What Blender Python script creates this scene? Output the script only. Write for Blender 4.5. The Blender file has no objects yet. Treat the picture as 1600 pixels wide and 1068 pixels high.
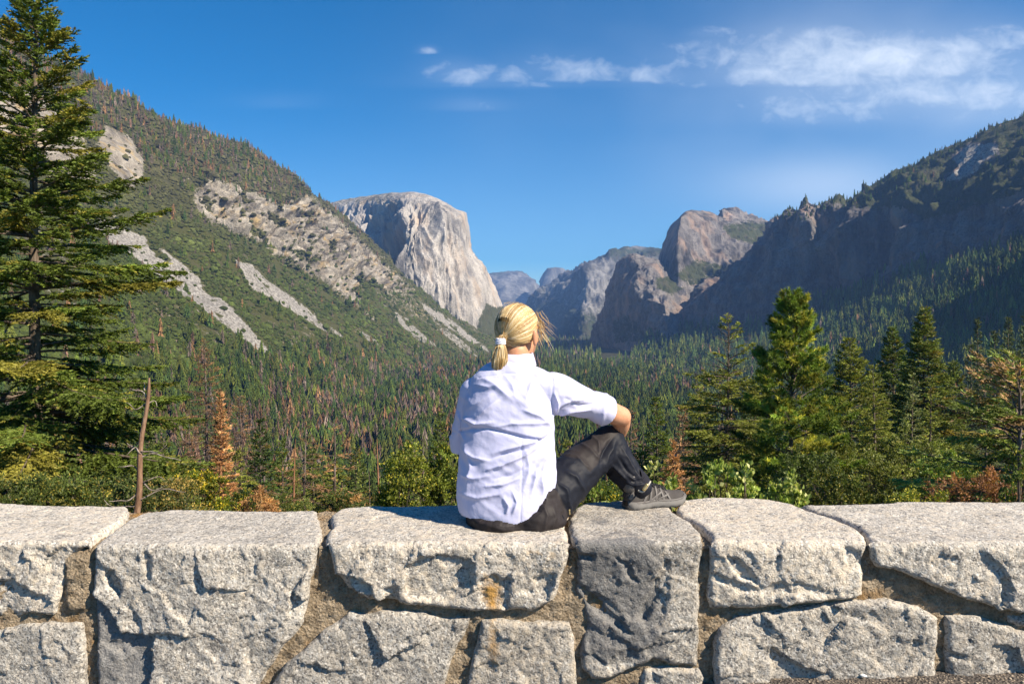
import bpy, bmesh, math, random
import numpy as np
from mathutils import Vector, Matrix
from mathutils.geometry import delaunay_2d_cdt

# ---------------------------------------------------------------- camera, world, sun, exposure
SC = bpy.context.scene
COL = SC.collection
F = 1256.0            # focal length in px of a 1600 px wide frame
EYE = 1.15            # camera height above the paving
HZ = 500.0            # row of the horizon
cam_d = bpy.data.cameras.new('camera')
cam_d.sensor_width = 36.0
cam_d.lens = 36.0 * F / 1600.0
cam_d.shift_y = -(534.0 - HZ) / 1600.0
cam_d.clip_start = 0.05
cam_d.clip_end = 60000
cam = bpy.data.objects.new('camera', cam_d)
COL.objects.link(cam)
cam.location = (0, 0, EYE)
cam.rotation_euler = (math.radians(90), 0, 0)
SC.camera = cam

SUN_EL = math.radians(40)
SUN_AZ = (0.87, -0.493)                     # horizontal direction towards the sun (right and behind)
SUNV = np.array([SUN_AZ[0]*math.cos(SUN_EL), SUN_AZ[1]*math.cos(SUN_EL), math.sin(SUN_EL)])
w = bpy.data.worlds.new('World'); SC.world = w; w.use_nodes = True
nt = w.node_tree; nt.nodes.clear()
def N(nt, kind, **kw):
    n = nt.nodes.new(kind)
    for k, v in kw.items():
        if k.startswith('i_'): n.inputs[k[2:].replace('_', ' ')].default_value = v
        else: setattr(n, k, v)
    return n
L = lambda nt, a, b: nt.links.new(a, b)
out = N(nt, 'ShaderNodeOutputWorld'); bg = N(nt, 'ShaderNodeBackground'); bg.inputs[1].default_value = 0.070
sky = N(nt, 'ShaderNodeTexSky', sky_type='NISHITA', sun_disc=False)
sky.sun_elevation = SUN_EL
sky.sun_rotation = math.atan2(SUN_AZ[0], SUN_AZ[1])
sky.altitude = 1300; sky.air_density = 1.0; sky.dust_density = 0.0; sky.ozone_density = 5.0
hs = N(nt, 'ShaderNodeHueSaturation'); hs.inputs['Saturation'].default_value = 2.0; hs.inputs['Hue'].default_value = 0.497
L(nt, sky.outputs[0], hs.inputs['Color'])
# clouds: thin cumulus bands low over the right half of the sky, by sky direction
tc = N(nt, 'ShaderNodeTexCoord')
sep = N(nt, 'ShaderNodeSeparateXYZ'); L(nt, tc.outputs['Generated'], sep.inputs[0])
def M(nt, op, a, b=None, c=None, clamp=False):
    n = nt.nodes.new('ShaderNodeMath'); n.operation = op; n.use_clamp = clamp
    for i, v in enumerate((a, b, c)):
        if v is None: continue
        if isinstance(v, (int, float)): n.inputs[i].default_value = v
        else: nt.links.new(v, n.inputs[i])
    return n.outputs[0]
# azimuth tangent u = x/y and elevation tangent v = z/y
yy = M(nt, 'MAXIMUM', sep.outputs[1], 0.05)
u = M(nt, 'DIVIDE', sep.outputs[0], yy); v = M(nt, 'DIVIDE', sep.outputs[2], yy)
cmb = N(nt, 'ShaderNodeCombineXYZ'); L(nt, u, cmb.inputs[0]); L(nt, v, cmb.inputs[1])
mp = N(nt, 'ShaderNodeMapping'); mp.inputs['Scale'].default_value = (1.0, 1.55, 1.0); L(nt, cmb.outputs[0], mp.inputs[0])
n1 = N(nt, 'ShaderNodeTexNoise', noise_dimensions='2D'); n1.inputs['Scale'].default_value = 26; n1.inputs['Detail'].default_value = 9; n1.inputs['Roughness'].default_value = 0.62
n1.inputs['Distortion'].default_value = 0.25
L(nt, mp.outputs[0], n1.inputs['Vector'])
n2 = N(nt, 'ShaderNodeTexNoise', noise_dimensions='2D'); n2.inputs['Scale'].default_value = 3.4; n2.inputs['Detail'].default_value = 3
L(nt, mp.outputs[0], n2.inputs['Vector'])
def gauss(x, c, s):
    d = M(nt, 'DIVIDE', M(nt, 'SUBTRACT', x, c), s)
    return M(nt, 'POWER', 2.718, M(nt, 'MULTIPLY', M(nt, 'MULTIPLY', d, d), -1.0))
def blob(uc, us, vc, vs, gain):
    """patch of sky (centre / half size) in which cumulus puffs form; flat-bottomed"""
    g = M(nt, 'MULTIPLY', gauss(u, uc, us), gauss(v, vc, vs))
    base = M(nt, 'MULTIPLY', M(nt, 'SUBTRACT', v, vc - vs * 0.95), 1.0 / (vs * 0.5), clamp=True)
    return M(nt, 'MULTIPLY', M(nt, 'MULTIPLY', g, base), gain)
def px(x): return (x - 800) / F
def py(y): return (HZ - y) / F
patches = [blob(px(1250), .17, py(118), .022, .95), blob(px(1480), .2, py(150), .03, .72), blob(px(830), .14, py(128), .012, .62), blob(px(1160), .13, py(88), .035, .8), blob(px(730), .05, py(118), .018, 1.0), blob(px(800), .04, py(120), .014, .95), blob(px(895), .085, py(112), .024, 1.2), blob(px(1010), .06, py(118), .016, 1.1),
           blob(px(1110), .05, py(52), .010, .65), blob(px(1360), .19, py(95), .036, 1.15), blob(px(1500), .045, py(74), .014, .95), blob(px(1590), .07, py(62), .022, .9),
           blob(px(1300), .16, py(58), .016, .6), blob(px(1290), .2, py(172), .03, .66), blob(px(740), .05, py(165), .01, .5), blob(px(668), .012, py(80), .006, .8),
           blob(px(880), .03, py(92), .01, .6), blob(px(450), .06, py(160), .012, .35), blob(px(1150), .14, py(122), .02, .6), blob(px(1580), .06, py(180), .02, .4)]
s = patches[0]
for q in patches[1:]: s = M(nt, 'MAXIMUM', s, q)
nn = M(nt, 'ADD', M(nt, 'MULTIPLY', M(nt, 'SUBTRACT', n1.outputs['Fac'], .5), 3.0), M(nt, 'MULTIPLY', M(nt, 'SUBTRACT', n2.outputs['Fac'], .5), 1.0))
dens = M(nt, 'SUBTRACT', M(nt, 'ADD', M(nt, 'MULTIPLY', s, 1.15), M(nt, 'MULTIPLY', nn, M(nt, 'MINIMUM', M(nt, 'MULTIPLY', s, 2.2), 1.0))), 0.50)
dens = M(nt, 'MULTIPLY', dens, 0.62, clamp=True)
# wide thin veil in the right half
veil = M(nt, 'MULTIPLY', M(nt, 'MULTIPLY', gauss(u, px(1400), .40), gauss(v, py(135), .13)), M(nt, 'MULTIPLY', n2.outputs['Fac'], 0.40))
lowveil = M(nt, 'MULTIPLY', M(nt, 'MULTIPLY', gauss(u, px(1290), .12), gauss(v, py(290), .035)), 0.30)
soft = M(nt, 'MULTIPLY', M(nt, 'MULTIPLY', s, n2.outputs['Fac']), 0.20)
hor = M(nt, 'MULTIPLY', gauss(v, py(450), .14), 0.20)
dens = M(nt, 'ADD', M(nt, 'ADD', M(nt, 'MULTIPLY', dens, 0.38), M(nt, 'ADD', veil, soft)), M(nt, 'ADD', lowveil, hor), clamp=True)
mixc = N(nt, 'ShaderNodeMix', data_type='RGBA'); L(nt, dens, mixc.inputs[0]); L(nt, hs.outputs[0], mixc.inputs[6]); mixc.inputs[7].default_value = (8.2, 8.9, 9.8, 1)
L(nt, mixc.outputs[2], bg.inputs[0])
L(nt, bg.outputs[0], out.inputs[0])

sd = bpy.data.lights.new('sun', 'SUN'); sd.energy = 5.0; sd.angle = math.radians(0.53); sd.color = (1.0, 0.885, 0.71)
sun = bpy.data.objects.new('sun', sd); COL.objects.link(sun)
sun.rotation_euler = Vector(-SUNV).to_track_quat('-Z', 'Y').to_euler()
sun.location = (20, -20, 30)

SC.view_settings.view_transform = 'Standard'; SC.view_settings.look = 'None'
SC.view_settings.exposure = 0.92; SC.view_settings.gamma = 1.0
SC.render.engine = 'CYCLES'
cy = SC.cycles
cy.use_denoising = True
try: cy.denoiser = 'OPENIMAGEDENOISE'; cy.denoising_input_passes = 'RGB_ALBEDO_NORMAL'
except Exception: pass
cy.max_bounces = 5; cy.diffuse_bounces = 2; cy.glossy_bounces = 2; cy.transmission_bounces = 2; cy.volume_bounces = 0; cy.transparent_max_bounces = 6
cy.caustics_reflective = False; cy.caustics_refractive = False

# ---------------------------------------------------------------- helpers
def W(x, y, Y):
    """point of the place seen at column x, row y of the 1600 px frame, Y metres down the valley"""
    return ((x - 800.0) / F * Y, Y, EYE - (y - HZ) / F * Y)
def tag(o, label=None, cat=None, group=None, kind=None):
    if label: o['label'] = label
    if cat: o['category'] = cat
    if group: o['group'] = group
    if kind: o['kind'] = kind
    return o
def empty(name, loc, label, cat, group=None, rz=0):
    o = bpy.data.objects.new(name, None); COL.objects.link(o); o.location = loc; o.rotation_euler = (0, 0, rz); o.empty_display_size = .3
    return tag(o, label, cat, group)
def mesh(name, V, faces, mats, parent=None, smooth=True, attrs=None, mi=None):
    """V (n,3); faces: list of (k,m) int arrays (all faces of one size per array) -> ONE object"""
    me = bpy.data.meshes.new(name)
    V = np.asarray(V, dtype=np.float32)
    if not isinstance(faces, (list, tuple)): faces = [faces]
    faces = [np.asarray(f, dtype=np.int32) for f in faces if len(f)]
    nl = sum(f.size for f in faces); nf = sum(len(f) for f in faces)
    me.vertices.add(len(V)); me.vertices.foreach_set('co', V.ravel())
    me.loops.add(nl); me.polygons.add(nf)
    me.loops.foreach_set('vertex_index', np.concatenate([f.ravel() for f in faces]))
    tot = np.concatenate([np.full(len(f), f.shape[1], dtype=np.int32) for f in faces])
    st = np.concatenate([[0], np.cumsum(tot)[:-1]]).astype(np.int32)
    me.polygons.foreach_set('loop_start', st)
    try: me.polygons.foreach_set('loop_total', tot)
    except Exception: pass
    if mi is not None: me.polygons.foreach_set('material_index', np.asarray(mi, dtype=np.int32))
    me.polygons.foreach_set('use_smooth', np.full(nf, bool(smooth)))
    me.update(calc_edges=True)
    for k, a in (attrs or {}).items():
        a = np.asarray(a, dtype=np.float32)
        if a.ndim == 1:
            at = me.attributes.new(k, 'FLOAT', 'POINT'); at.data.foreach_set('value', a)
        else:
            at = me.attributes.new(k, 'FLOAT_COLOR', 'POINT')
            if a.shape[1] == 3: a = np.concatenate([a, np.ones((len(a), 1), np.float32)], 1)
            at.data.foreach_set('color', a.ravel())
    for m in (mats if isinstance(mats, (list, tuple)) else [mats]): me.materials.append(m)
    o = bpy.data.objects.new(name, me); COL.objects.link(o)
    if parent is not None: o.parent = parent
    return o

# vectorised gradient noise
def _h(ix, iy, iz, seed):
    h = (ix.astype(np.uint32) * np.uint32(374761393) + iy.astype(np.uint32) * np.uint32(668265263)
         + iz.astype(np.uint32) * np.uint32(2147483647) + np.uint32(seed * 974711 + 13))
    h ^= h >> np.uint32(13); h *= np.uint32(1274126177); h ^= h >> np.uint32(16); h *= np.uint32(2246822519); h ^= h >> np.uint32(15)
    return h
def noise(P, seed=0):
    P = np.asarray(P, dtype=np.float64); i = np.floor(P).astype(np.int64); f = P - i
    u_ = f * f * f * (f * (f * 6 - 15) + 10)
    r = 0
    for dx in (0, 1):
        for dy in (0, 1):
            for dz in (0, 1):
                h = _h(i[..., 0] + dx, i[..., 1] + dy, i[..., 2] + dz, seed)
                gx = (h & np.uint32(1023)).astype(np.float64) / 511.5 - 1
                gy = ((h >> np.uint32(10)) & np.uint32(1023)).astype(np.float64) / 511.5 - 1
                gz = ((h >> np.uint32(20)) & np.uint32(1023)).astype(np.float64) / 511.5 - 1
                wx = u_[..., 0] if dx else 1 - u_[..., 0]
                wy = u_[..., 1] if dy else 1 - u_[..., 1]
                wz = u_[..., 2] if dz else 1 - u_[..., 2]
                r = r + wx * wy * wz * (gx * (f[..., 0] - dx) + gy * (f[..., 1] - dy) + gz * (f[..., 2] - dz))
    return r * 1.3
def fbm(P, octv=4, seed=0, gain=0.5, lac=2.03):
    P = np.asarray(P, dtype=np.float64); a = 1.0; t = 0
    for k in range(octv):
        t = t + a * noise(P + 17.3 * k, seed + k); P = P * lac; a *= gain
    return t
def ridged(P, octv=4, seed=0, gain=0.5, lac=2.1):
    P = np.asarray(P, dtype=np.float64); a = 1.0; t = 0
    for k in range(octv):
        t = t + a * (1 - np.abs(noise(P + 9.1 * k, seed + k)) * 2.4); P = P * lac; a *= gain
    return t
def sstep(x, a, b):
    t = np.clip((x - a) / (b - a), 0, 1); return t * t * (3 - 2 * t)
def inpoly(X, Y, poly):
    """signed-ish membership: True where inside"""
    poly = np.asarray(poly, float); inside = np.zeros(np.shape(X), bool); n = len(poly); j = n - 1
    for i in range(n):
        xi, yi = poly[i]; xj, yj = poly[j]
        c = ((yi > Y) != (yj > Y)) & (X < (xj - xi) * (Y - yi) / (yj - yi + 1e-12) + xi)
        inside ^= c; j = i
    return inside
def polydist(X, Y, poly, closed=True):
    """distance to the polygon outline"""
    poly = np.asarray(poly, float); d = np.full(np.shape(X), 1e9); n = len(poly)
    for i in range(n if closed else n - 1):
        a = poly[i]; b = poly[(i + 1) % n]; ab = b - a; l = ab @ ab + 1e-12
        t = np.clip(((X - a[0]) * ab[0] + (Y - a[1]) * ab[1]) / l, 0, 1)
        d = np.minimum(d, np.hypot(X - a[0] - t * ab[0], Y - a[1] - t * ab[1]))
    return d
def sdf(X, Y, poly):
    d = polydist(X, Y, poly); return np.where(inpoly(X, Y, poly), d, -d)

# ---------------------------------------------------------------- material helpers
def mat(name):
    m = bpy.data.materials.new(name); m.use_nodes = True; t = m.node_tree; t.nodes.clear()
    o = N(t, 'ShaderNodeOutputMaterial'); b = N(t, 'ShaderNodeBsdfPrincipled'); L(t, b.outputs[0], o.inputs[0])
    b.inputs['Roughness'].default_value = 0.85
    b.inputs['Specular IOR Level'].default_value = 0.3
    return m, t, b, o
def tnoise(t, scale, detail=4, rough=0.55, vec=None, dist=0.0, kind='Fac'):
    n = N(t, 'ShaderNodeTexNoise'); n.inputs['Scale'].default_value = scale; n.inputs['Detail'].default_value = detail
    n.inputs['Roughness'].default_value = rough; n.inputs['Distortion'].default_value = dist
    if vec is not None: L(t, vec, n.inputs['Vector'])
    return n.outputs[kind]
def ramp(t, fac, stops, interp='LINEAR'):
    r = N(t, 'ShaderNodeValToRGB'); r.color_ramp.interpolation = interp
    e = r.color_ramp.elements
    while len(e) < len(stops): e.new(0.5)
    for k, (p, c) in enumerate(stops):
        e[k].position = p; e[k].color = (c[0], c[1], c[2], 1) if hasattr(c, '__len__') else (c, c, c, 1)
    L(t, fac, r.inputs[0]); return r.outputs[0]
def mixrgb(t, fac, a, b, blend='MIX'):
    n = N(t, 'ShaderNodeMix', data_type='RGBA', blend_type=blend)
    if isinstance(fac, (int, float)): n.inputs[0].default_value = fac
    else: L(t, fac, n.inputs[0])
    for i, c in ((6, a), (7, b)):
        if hasattr(c, '__len__'): n.inputs[i].default_value = (c[0], c[1], c[2], 1)
        else: L(t, c, n.inputs[i])
    return n.outputs[2]
def bump(t, b, height, strength=0.5, dist=1.0, normal=None):
    n = N(t, 'ShaderNodeBump'); n.inputs['Strength'].default_value = strength; n.inputs['Distance'].default_value = dist
    L(t, height, n.inputs['Height'])
    if normal is not None: L(t, normal, n.inputs['Normal'])
    L(t, n.outputs[0], b.inputs['Normal']); return n.outputs[0]
def objco(t, scale=(1, 1, 1), rot=(0, 0, 0)):
    c = N(t, 'ShaderNodeTexCoord'); m = N(t, 'ShaderNodeMapping'); m.inputs['Scale'].default_value = scale; m.inputs['Rotation'].default_value = rot
    L(t, c.outputs['Object'], m.inputs[0]); return m.outputs[0]
def attr(t, name, out_='Fac'):
    a = N(t, 'ShaderNodeAttribute'); a.attribute_name = name; return a.outputs[out_]
# ---------------------------------------------------------------- the valley
def catmull(P, t):
    """P (n,...) control values, t in [0,n-1]"""
    n = len(P); i = np.clip(np.floor(t).astype(int), 0, n - 2); f = (t - i)
    f = f.reshape((-1,) + (1,) * (P.ndim - 1))
    p0 = P[np.clip(i - 1, 0, n - 1)]; p1 = P[i]; p2 = P[i + 1]; p3 = P[np.clip(i + 2, 0, n - 1)]
    # limited tangents keep the sheet from overshooting
    m1 = (p2 - p0) * 0.5; m2 = (p3 - p1) * 0.5
    d = p2 - p1
    m1 = np.where(m1 * d > 0, np.sign(m1) * np.minimum(np.abs(m1), 1.6 * np.abs(d) + 1e-9), m1 * 0.25)
    m2 = np.where(m2 * d > 0, np.sign(m2) * np.minimum(np.abs(m2), 1.6 * np.abs(d) + 1e-9), m2 * 0.25)
    f2 = f * f; f3 = f2 * f
    return (2 * f3 - 3 * f2 + 1) * p1 + (f3 - 2 * f2 + f) * m1 + (-2 * f3 + 3 * f2) * p2 + (f3 - f2) * m2
def sheet(cols, nu, nv):
    """cols[c][r] = (px,py,Y) -> world grid (nv,nu,3); rows run up the slope"""
    G = np.array([[W(*p) for p in c] for c in cols], float)          # (C,R,3)
    G = catmull(G, np.linspace(0, len(cols) - 1, nu))
    G = catmull(np.swapaxes(G, 0, 1), np.linspace(0, G.shape[1] - 1, nv))
    return G
def gnorm(G):
    du = np.gradient(G, axis=1); dv = np.gradient(G, axis=0); n = np.cross(du, dv)
    return n / (np.linalg.norm(n, axis=2, keepdims=True) + 1e-9)
def gfaces(nv, nu):
    i = np.arange(nv * nu).reshape(nv, nu)
    return np.stack([i[:-1, :-1], i[:-1, 1:], i[1:, 1:], i[1:, :-1]], -1).reshape(-1, 4)
def topx(P):
    return P[..., 0] / P[..., 1] * F + 800, HZ - (P[..., 2] - EYE) / P[..., 1] * F

def rock_veg_mat(name, rock_a, rock_b, rock_c, veg_a, veg_b, s, streak=(1, 1, 0.25), stain=None, fine=1.0):
    """rock / scrub / talus cover chosen by the masks 'rock' and 'talus' stored on the terrain; s = size in metres of the main pattern"""
    m, t, b, o = mat(name)
    v = objco(t); vs = objco(t, streak)
    big = tnoise(t, 1.0 / s, 6, 0.6, vs, 0.4)
    med = tnoise(t, 4.0 / s, 6, 0.65, vs)
    fin = tnoise(t, 22.0 / s, 4, 0.7, v)
    rock = ramp(t, M(t, 'ADD', M(t, 'MULTIPLY', big, 0.55), M(t, 'MULTIPLY', med, 0.45)), [(0.36, rock_c), (0.47, rock_a), (0.60, rock_b)])
    rock = mixrgb(t, M(t, 'MULTIPLY', M(t, 'SUBTRACT', fin, 0.47), 3.0, clamp=True), rock, rock_c)
    if stain:
        sm = tnoise(t, 1.6 / s, 3, 0.5, vs)
        rock = mixrgb(t, M(t, 'MULTIPLY', M(t, 'SUBTRACT', sm, 0.54), 5.0, clamp=True), rock, stain)
    veg = mixrgb(t, tnoise(t, 9.0 / s, 5, 0.7, v), veg_a, veg_b)
    veg = mixrgb(t, M(t, 'MULTIPLY', M(t, 'SUBTRACT', tnoise(t, 3.0 / s, 3, 0.6, v), 0.5), 4.0, clamp=True), veg, (0.085, 0.075, 0.045))
    tal = ramp(t, tnoise(t, 14.0 / s, 8, 0.75, v), [(0.36, (0.10, 0.090, 0.080)), (0.5, (0.29, 0.27, 0.245)), (0.64, (0.48, 0.455, 0.42))])
    wob = M(t, 'MULTIPLY', M(t, 'SUBTRACT', M(t, 'ADD', M(t, 'MULTIPLY', tnoise(t, 6.0 / s, 6, 0.75, v), 0.7), M(t, 'MULTIPLY', fin, 0.3)), 0.5), 2.6)
    mr = M(t, 'ADD', attr(t, 'rock'), M(t, 'MULTIPLY', wob, .8))
    mr = M(t, 'MULTIPLY', M(t, 'SUBTRACT', mr, 0.42), 6.0, clamp=True)
    mt = M(t, 'ADD', attr(t, 'talus'), M(t, 'MULTIPLY', wob, 0.8))
    mt = M(t, 'MULTIPLY', M(t, 'SUBTRACT', mt, 0.45), 7.0, clamp=True)
    c = mixrgb(t, mr, veg, rock); c = mixrgb(t, mt, c, tal)
    L(t, c, b.inputs['Base Color'])
    hgt = M(t, 'ADD', M(t, 'MULTIPLY', med, 1.0), M(t, 'MULTIPLY', fin, 0.35))
    bump(t, b, hgt, 0.9, s * 0.16 * fine)
    b.inputs['Roughness'].default_value = 0.95; b.inputs['Specular IOR Level'].default_value = 0.1
    return m

class Land: pass
LANDS = {}
def land(name, cols, nu, nv, material, relief, masks=None, label=None, kindname=None):
    G = sheet(cols, nu, nv); n = gnorm(G)
    if n[..., 2].mean() < 0 or (n[..., 1].mean() > 0 and n[..., 2].mean() < .3): n = -n; flip = True
    else: flip = False
    d = relief(G, *topx(G))
    edge = np.ones((nv, nu))
    G = G + n * (d * edge)[..., None]
    X, Y = topx(G)
    mk = masks(G, X, Y) if masks else {}
    at = {k: mk.get(k, np.zeros((nv, nu))).ravel() for k in ('rock', 'talus')}
    f = gfaces(nv, nu)
    if flip: f = f[:, ::-1]
    o = mesh(kindname or name, G.reshape(-1, 3), f, material, attrs=at)
    o['kind'] = 'structure'
    if label: o['label'] = label
    q = Land(); q.G = G; q.px = X; q.py = Y; q.mk = mk; q.o = o; q.n = gnorm(G) * (-1 if flip else 1); LANDS[name] = q
    return q

# --- left mountain: cross-sections from the valley foot (first) up to the rim, then the plateau behind
LM = [
 [(350, 1000, 430), (250, 918, 450), (100, 790, 450), (-50, 660, 450), (-250, 480, 460), (-500, 240, 480), (-800, -40, 520), (-1200, 0, 700)],
 [(520, 770, 790), (430, 738, 800), (330, 655, 800), (170, 520, 800), (0, 380, 810), (-200, 205, 830), (-450, -30, 860), (-800, 0, 1100)],
 [(600, 670, 1240), (520, 653, 1250), (420, 560, 1250), (270, 440, 1250), (130, 315, 1260), (0, 190, 1280), (-160, 30, 1320), (-400, 60, 1700)],
 [(670, 625, 1690), (600, 613, 1700), (500, 530, 1690), (375, 425, 1690), (260, 325, 1710), (170, 215, 1740), (60, 92, 1780), (-60, 120, 2400)],
 [(710, 600, 2080), (640, 592, 2090), (570, 525, 2080), (475, 440, 2090), (385, 335, 2120), (315, 250, 2160), (240, 184, 2200), (160, 215, 3000)],
 [(750, 582, 2480), (690, 577, 2490), (630, 522, 2480), (550, 455, 2490), (485, 372, 2520), (440, 290, 2550), (392, 232, 2580), (330, 250, 3400)],
 [(800, 573, 2880), (735, 567, 2890), (690, 525, 2880), (625, 475, 2890), (570, 412, 2910), (520, 335, 2930), (478, 292, 2960), (430, 330, 3700)],
 [(830, 560, 3390), (790, 558, 3400), (750, 532, 3400), (706, 500, 3400), (655, 457, 3400), (600, 408, 3420), (548, 355, 3450), (500, 380, 4000)],
 [(850, 552, 3900), (830, 550, 3900), (800, 540, 3900), (765, 522, 3900), (720, 497, 3900), (670, 466, 3920), (610, 418, 3950), (560, 440, 4500)],
]
LM.insert(0, [((W(x_, y_, Y_)[0]) / 40 * F + 800, HZ - (W(x_, y_, Y_)[2] - EYE) / (40 + .25 * k_) * F, 40 + .25 * k_) if False else (800 + W(x_, y_, Y_)[0] * F / 40., HZ - (W(x_, y_, Y_)[2] - EYE) * F / 40., 40.) for k_, (x_, y_, Y_) in enumerate(LM[0])])
cliffs_px = [(298, 300), (330, 275), (385, 290), (440, 318), (480, 300), (520, 330), (560, 368), (600, 405), (650, 455), (610, 462), (570, 440), (560, 470), (585, 500), (540, 470),
             (505, 440), (470, 425), (430, 400), (380, 372), (330, 350), (305, 330)]
cliff2_px = [(165, 195), (205, 215), (225, 250), (222, 285), (200, 295), (172, 260), (150, 225)]
cliff3_px = [(-60, 150), (60, 130), (120, 180), (150, 240), (160, 300), (90, 290), (20, 260), (-60, 240)]
talus_px = [
 [(150, 335), (185, 352), (232, 372), (285, 410), (330, 450), (372, 490), (405, 528), (428, 556), (400, 545), (350, 508), (300, 470), (255, 440), (212, 405), (160, 372), (120, 345)],
 [(365, 405), (392, 412), (420, 438), (455, 462), (492, 490), (500, 508), (470, 495), (430, 470), (395, 452), (378, 430)],
 [(455, 485), (520, 512), (540, 528), (500, 515)],
 [(598, 475), (615, 480), (640, 500), (668, 528), (660, 532), (630, 512)],
 [(625, 505), (660, 522), (690, 545), (650, 530)],
 [(655, 470), (690, 488), (720, 510), (760, 542), (766, 552), (735, 535), (700, 512), (668, 490)],
 [(675, 498), (700, 515), (740, 545), (755, 562), (725, 548), (690, 520)],
 [(560, 515), (585, 528), (600, 545), (575, 532)],
]
def lm_relief(G, X, Y):
    rk = np.clip(sdf(X, Y, cliffs_px) / 12 + 0.4, 0, 1)
    r = 34 * fbm(G / 420, 3, 3) + 14 * fbm(G / 130, 4, 5) + 5 * fbm(G / 35, 3, 8)
    fl = G * np.array([1 / 300., 1 / 300., 1 / 300.])
    # gullies run down the fall line (+X)
    r += 22 * (1 - ridged(np.stack([G[..., 1] / 260, G[..., 2] / 900, G[..., 0] / 900], -1), 3, 21))* 0.5
    terr = ridged(np.stack([G[..., 0] / 90, G[..., 1] / 110, G[..., 2] / 60], -1), 4, 31)
    terr2 = fbm(np.stack([G[..., 0] / 130, G[..., 1] / 60, G[..., 2] / 28], -1), 4, 37)
    ph = G[..., 2] / 46 + 1.1 * fbm(G / 150, 3, 33) + G[..., 1] / 900
    saw = ph - np.floor(ph); ledge = np.where(saw < .78, saw / .78, (1 - saw) / .22)
    gul = ridged(np.stack([G[..., 0] / 300, G[..., 1] / 75, G[..., 2] / 260], -1), 4, 35)
    r += rk * (22 * (terr - 1.2) + 10 * terr2 - 34 * ledge + 36 * (gul - 1.1))
    talus = np.zeros_like(X) - 99
    for p in talus_px: talus = np.maximum(talus, sdf(X, Y, p))
    r -= 6 * sstep(talus, -4, 4)
    foot = sstep(G[..., 2], -150, -60)
    return r * (0.15 + 0.85 * foot)
def lm_masks(G, X, Y):
    rk = np.clip(sdf(X, Y, cliffs_px) / 34 + 0.40, 0, .86)
    rk = rk * (1 - .6 * sstep(fbm(G * np.array([1, 1, 1.6]) / 95, 4, 79), .22, .5))
    rk = np.maximum(rk, np.clip(sdf(X, Y, cliff2_px) / 20 + 0.5, 0, .9))
    rk = np.maximum(rk, np.clip(sdf(X, Y, cliff3_px) / 40 + 0.3, 0, .8))
    # scattered outcrops lower down towards the right end of the slope
    rk = np.maximum(rk, np.clip(sdf(X, Y, [(560, 440), (640, 450), (700, 500), (690, 520), (620, 490)]) / 30 + .2, 0, .42))
    rk = np.maximum(rk, 0.34 * sstep(fbm(G / 160, 3, 77), .05, .4))
    t = np.zeros_like(X)
    for k, p in enumerate(talus_px): t = np.maximum(t, np.clip(sdf(X, Y, p) / 9 + 0.42, 0, [.9, .85, .6, .62, .5, .72, .55, .5][k]))
    t = t * (1 - .75 * sstep(fbm(G / 55, 4, 78), .1, .5))
    t = np.maximum(t, np.clip(sdf(X, Y, [(0, 300), (60, 310), (140, 380), (140, 560), (60, 480), (0, 420)]) / 60, 0, .35))
    return {'rock': rk, 'talus': t}
m_left = rock_veg_mat('slope_cover', (0.29, 0.255, 0.21), (0.50, 0.45, 0.38), (0.085, 0.075, 0.065), (0.055, 0.060, 0.020), (0.088, 0.086, 0.030), 70,
                      streak=(1, 1, 0.9), stain=(0.42, 0.30, 0.14))
left = land('left_mountain', LM, 1080, 520, m_left, lm_relief, lm_masks, kindname='mountain_slope', label='scrub covered mountainside with grey talus chutes and pale cliffs')

# --- the great granite monolith
m_cap = rock_veg_mat('pale_granite', (0.335, 0.31, 0.285), (0.53, 0.49, 0.445), (0.125, 0.12, 0.12), (0.05, 0.06, 0.03), (0.09, 0.09, 0.05), 150,
                     streak=(1, 1, 0.16), stain=(0.47, 0.36, 0.26), fine=0.7)
EC = [
 [(470, 570, 4300), (490, 480, 4400), (498, 420, 4500), (503, 380, 4700), (505, 345, 4900), (498, 320, 5100), (498, 326, 6000)],
 [(540, 570, 3950), (542, 480, 4080), (545, 420, 4200), (548, 375, 4350), (552, 335, 4600), (558, 309, 4950), (560, 316, 5900)],
 [(580, 570, 3780), (582, 480, 3900), (584, 420, 3980), (588, 370, 4080), (594, 328, 4300), (602, 303, 4700), (605, 310, 5800)],
 [(622, 570, 3480), (622, 480, 3540), (624, 420, 3590), (625, 365, 3660), (630, 325, 3820), (640, 301, 4300), (640, 306, 5700)],
 [(655, 570, 3500), (652, 480, 3560), (650, 420, 3600), (652, 360, 3660), (656, 326, 3760), (666, 305, 4100), (668, 312, 5600)],
 [(700, 570, 3560), (692, 480, 3620), (684, 420, 3680), (684, 370, 3720), (686, 335, 3780), (692, 315, 4000), (696, 322, 5500)],
 [(765, 570, 3660), (748, 480, 3720), (730, 420, 3780), (722, 375, 3820), (719, 350, 3850), (718, 328, 3960), (716, 338, 5400)],
 [(800, 570, 3950), (781, 480, 4000), (762, 420, 4050), (735, 385, 4050), (731, 356, 4030), (729, 333, 4060), (726, 345, 5400)],
 [(800, 570, 5200), (785, 490, 5200), (760, 430, 5200), (730, 395, 5200), (724, 365, 5200), (718, 345, 5300), (715, 355, 5600)],
]
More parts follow.
